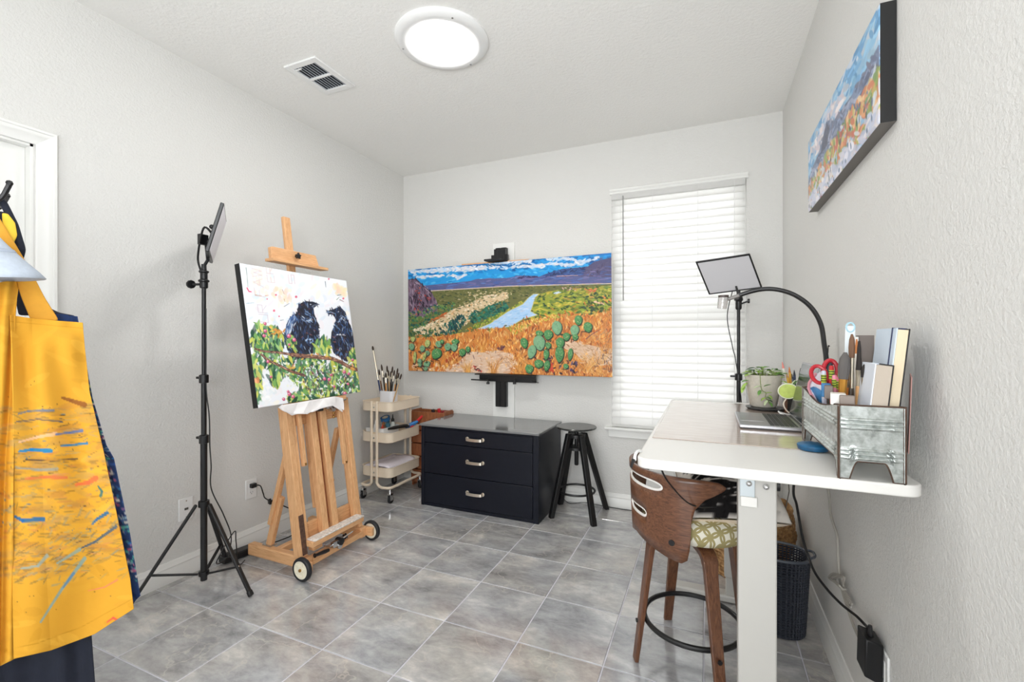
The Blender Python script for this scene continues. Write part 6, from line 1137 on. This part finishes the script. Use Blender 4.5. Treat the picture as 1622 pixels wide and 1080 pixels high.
for lp2 in st_.data.loops:
    c_ = st_.data.vertices[lp2.vertex_index].co-(scn-bc); rr = math.hypot(c_.x, c_.y); a = math.atan2(c_.y, c_.x); k = (rr+max(0, .607-c_.z)*1.0) if rr > .12 else rr
    uvl.data[lp2.index].uv = (k*math.cos(a)+5, k*math.sin(a)+5)
for fx, fy in ((-.256, 1.806), (-.162, 2.126), (.046, 1.664), (.14, 1.985)):
    u = V(fx, fy, 0)-bc; R_ = u.length; u.normalize(); side = V(-u.y, u.x, 0)
    pth = spline([bc+u*.045+V(0, 0, .482), bc+u*.10+V(0, 0, .481), bc+u*.138+V(0, 0, .474), bc+u*.158+V(0, 0, .452), bc+u*.166+V(0, 0, .41), bc+u*(lerp(.166, R_, .5))+V(0, 0, .20), bc+u*R_+V(0, 0, 0)], 5)
    lg = obj('leg', MB().ribbon(pth, .054, .024, side, lambda t_: 1 if t_ < .5 else 1-.36*(t_-.5)*2), M['walnut_z'], bs, .003)
    p = bc+u*(lerp(.166, R_, .62)+.014)+V(0, 0, .155); obj('bolt', MB().cyl(p, p+u*.005, .008, seg=12), M['black'], lg)
obj('foot_ring', MB().tube([bc+V(.178*math.cos(a), .178*math.sin(a), .158) for a in np.linspace(0, 2*PI, 61)[:-1]], .0095, 10, True), M['blackm'], bs)
# pillow: cream back, black and white tufted front
pw_ = thing('throw_pillow', 'cream pillow with a black tufted leaf pattern lying on the walnut stool', 'pillow', (.03, 1.89, .608))
pcn = V(.06, 1.895, .692); Rp = Matrix.Rotation(.25, 3, 'Z')@Matrix.Rotation(.5, 3, 'X')
def pil(sgn):
    def fn(u, v):
        a, b_ = u*2-1, v*2-1; e = max(0, (1-a**4)*(1-b_**4))**.5; px_ = a*.175*(1-.08*(1-abs(b_))**2*0-.05*(1-b_*b_)*abs(a)); py_ = b_*.165*(1-.05*(1-a*a)*abs(b_))
        return pcn+Rp@V(px_, py_, sgn*(.004+.074*e+.004*math.sin(a*9)*math.sin(b_*7)*e))
    return fn
R6 = Raster(0, 0, 100, 100, 3, (214, 208, 200)); r = R6
r.dabs(200, [(0, 0), (100, 0), (100, 100), (0, 100)], [(226, 220, 212), (204, 198, 192), (196, 190, 184)], 9, 2, .4, .3)
for k, (x, y, a, l) in enumerate(((0, 5, .05, 74), (2, 14, .10, 66), (4, 26, .06, 62), (2, 10, .12, 50), (10, 44, -.02, 60), (8, 14, .25, 56), (6, 30, .75, 60), (4, 52, .2, 44), (18, 66, -.15, 46), (50, 8, .7, 54), (66, 40, .25, 40), (44, 62, .5, 54), (8, 92, -.1, 50), (60, 90, -.4, 44))):
    c0 = (x+math.cos(a)*l*.5, y+math.sin(a)*l*.5); r.ell(c0[0], c0[1], l*.5, 7.5, a, (24, 22, 22), 1, 1); r.dabs(40, [(c0[0]-l*.4, c0[1]-5), (c0[0]+l*.4, c0[1]-5), (c0[0]+l*.4, c0[1]+5), (c0[0]-l*.4, c0[1]+5)], [(44, 42, 42), (16, 14, 14), (30, 28, 28)], 2.4, 1, a+1.3, .3); r.line([(x, y), (x+math.cos(a)*l, y+math.sin(a)*l)], .9, .6, (190, 184, 178))
fa = pil(1); n1 = 64; pos = np.array([[fa(i/n1, j/n1) for i in range(n1+1)] for j in range(n1+1)]); uv = np.array([[(100*i/n1, 100*j/n1) for i in range(n1+1)] for j in range(n1+1)], float)
M['tuft'] = painted('tufted_weave', .9, 300, .8, .15); gridmesh('tufted_front', pos, n1, n1, R6.sample(uv.reshape(-1, 2)), M['tuft'], pw_, 'black and white tufted face')
obj('cream_back', MB().grid(pil(-1), 40, 40), mat('cream_linen', (232, 216, 196), .9, 0, .05, 40, .4, 400, .001), pw_)
tag(obj('thin_cord', MB().tube(spline([(-.13, 1.35, DZ-.03), at(1053, 755, Y=1.42), at(1068, 775, Y=1.5), at(1082, 790, Y=1.58), at(1095, 799, Y=1.64), at(1112, 803, Y=1.68), at(1135, 802, Y=1.72)], 7), .0028, 6), M['black']), 'thin black cord hanging from the desk across the stool backrest', 'cord')
# ---------------------------------------------------------------- baskets, cords and power brick under the desk
m, nt, b = newmat('seagrass'); f_ = noise(nt, 60, 4); nt.links.new(ramp(nt, f_, [(.3, lin((132, 92, 54))), (.7, lin((206, 164, 112)))]), b.inputs['Base Color']); b.inputs['Roughness'].default_value = .8; bump(nt, b, f_, .5, .002); M['seagrass'] = m
wb = thing('seagrass_basket', 'round woven tan seagrass basket behind the dark laundry basket', 'basket', (.19, 2.74, 0)); wc = V(.19, 2.74, 0)
def wr(z): return lerp(.155, .222, min(1, (z/.22))**.8)-.018*max(0, (z-.24)/.13)
q = MB(); nr_ = 17
for k in range(nr_):
    z = .012+k*.0205; rr = wr(z); ph = k*.5
    q.tube([wc+V((rr+.0035*math.sin(j*PI/2+ph*PI))*math.cos(2*PI*j/84), (rr+.0035*math.sin(j*PI/2+ph*PI))*math.sin(2*PI*j/84), z+.0045*math.sin(j*PI/2+PI/4+ph*PI)) for j in range(84)], .0118, 6, True)
obj('woven_body', q, M['seagrass'], wb, kind='stuff'); obj('basket_bottom', MB().lathe([(.001, .003), (.155, .003), (.155, .012), (.001, .012)], wc, 30), M['seagrass'], wb)
obj('rim', MB().tube([wc+V((wr(.36)+.001)*math.cos(2*PI*j/60), (wr(.36)+.001)*math.sin(2*PI*j/60), .365) for j in range(60)], .013, 8, True), M['seagrass'], wb)
for sgn in (1, -1):
    hb_ = wc+V(sgn*(.15), -.10*sgn, .36); obj('handle', MB().tube(spline([hb_+V(-.04, -.03, -.01), hb_+V(-.03, -.02, .05), hb_+V(0, 0, .072), hb_+V(.03, .03, .05), hb_+V(.035, .04, -.01)], 6), .011, 8), M['seagrass'], wb)
for k, (lab, c, x, a) in enumerate((('white magazine standing in the seagrass basket', (232, 232, 230), .30, .1), ('taupe book standing in the seagrass basket', (150, 126, 112), .325, .1))):
    book('book', lab, (x, 2.69, .30), .012+.006*k, .10, .125-.03*k, c, 1.2, .0, None, None, (220, 214, 204))
lb = thing('laundry_basket', 'dark woven plastic basket beneath the desk by the right wall', 'basket', (.272, 2.255, 0)); lc2 = V(.272, 2.255, 0)
def lpt(a, z, off=0):
    k = lerp(.86, 1.0, z/.33); rx_, ry_ = (.122+off)*k, (.10+off)*k; e = 2.6; ca, sa = math.cos(a), math.sin(a); return lc2+V(rx_*math.copysign(abs(ca)**(2/e), ca), ry_*math.copysign(abs(sa)**(2/e), sa), z)
M['bask'] = mat('basket_charcoal', (46, 50, 60), .45)
q = MB()
for k in range(29): 
    z = .014+k*.0108; q.tube([lpt(2*PI*(j+.5*(k % 2))/96, z, .0022*(1 if (j+k) % 2 else -1)) for j in range(96)], .0036, 5, True)
for j in range(48): q.tube([lpt(2*PI*(j+.25)/48, z_, 0) for z_ in (.008, .11, .22, .322)], .0034, 5)
obj('woven_wall', q, M['bask'], lb, kind='stuff')
obj('inner_liner', MB().grid(lambda u, v: lpt(u*2*PI, .006+.25*v, -.007), 48, 4, wrap=True), M['bask'], lb)
obj('basket_bottom', MB().grid(lambda u, v: lpt(u*2*PI, .004, -.12*(1-v)*.82-.002), 48, 4, wrap=True), M['bask'], lb, solid=.004)
obj('rim', MB().tube([lpt(2*PI*j/60, .33) for j in range(60)], .0065, 8, True), mat('basket_rim', (74, 80, 90), .4), lb)
ha = lpt(.05, .33); obj('handle', MB().tube(spline([ha+V(-.012, -.045, 0), ha+V(.016, -.03, .006), ha+V(.022, 0, .008), ha+V(.016, .03, .006), ha+V(-.012, .045, 0)], 6), .0055, 8), mat('basket_rim2', (74, 80, 90), .4), lb)
pbk = thing('power_brick', 'black power brick plugged into the right wall outlet', 'power brick', (.422, 1.565, .30))
obj('brick_body', MB().prism([(.3975, .315), (.4385, .300), (.4415, .41), (.4, .42)], lambda a, z: (a, 1.53, z), lambda a, z: (a, 1.605, z)), mat('brick_black', (14, 14, 17), .4), pbk, .004)
obj('strain_relief', MB().cyl((.42, 1.565, .41), (.42, 1.567, .442), .008, .005, 10), M['black'], pbk)
bc_ = [(.30, 1.85, DZ-.03), at(1257, 772, Y=1.83), at(1262, 800, Y=1.85), at(1269, 840, Y=1.87), at(1277, 872, Y=1.88), at(1290, 905, Y=1.85), at(1310, 933, Y=1.79), at(1333, 957, Y=1.72), at(1357, 976, Y=1.66), at(1374, 993, Y=1.61), (.42, 1.567, .44)]
obj('cable', MB().tube(spline(bc_, 7), .0042, 8), M['black'], pbk)
M['cordw'] = mat('white_cord', (172, 168, 160), .5)
wcd = thing('cable_bundle', 'white power cord tied in a bundle hanging against the right wall', 'cord', (.43, 1.95, .3)); xw = .437
wp = [(.40, 2.12, DZ-.03), at(1312, 775, X=xw), at(1316, 815, X=xw), at(1326, 850, X=xw), at(1328, 890, X=xw), at(1332, 925, X=xw), at(1345, 970, X=xw), at(1356, 1000, X=xw), at(1368, 1022, X=xw), (.437, 1.62, .33)]
obj('cord_run', MB().tube(spline(wp, 7), .0048, 8), M['cordw'], wcd)
for k in range(4): obj('cord_loop', MB().tube(spline([at(1336, 935, X=xw-.006), at(1322+2*k, 922+k, X=xw-.012-.003*k), at(1313+3*k, 915+k, X=xw-.014), at(1320+3*k, 908+2*k, X=xw-.012), at(1332+2*k, 914, X=xw-.008), at(1336, 930, X=xw-.004), at(1338+4*k, 950+2*k, X=xw-.012+.003*k), at(1348-3*k, 962-3*k, X=xw-.008)], 6), .0032, 7), M['cordw'], wcd)
obj('tie', MB().lathe([(.008, -.004), (.010, 0), (.008, .004)], at(1336, 932, X=xw-.006), 10), M['cordw'], wcd)
tag(obj('hanging_string', MB().tube([(.3, 2.2, DZ-.027), at(1250, 778, Y=2.28), at(1243, 812, Y=2.4), (.385, 2.62, .34)], .0022, 6), mat('string_grey', (120, 116, 110), .7)), 'thin grey string running from the desk down into the seagrass basket', 'string')
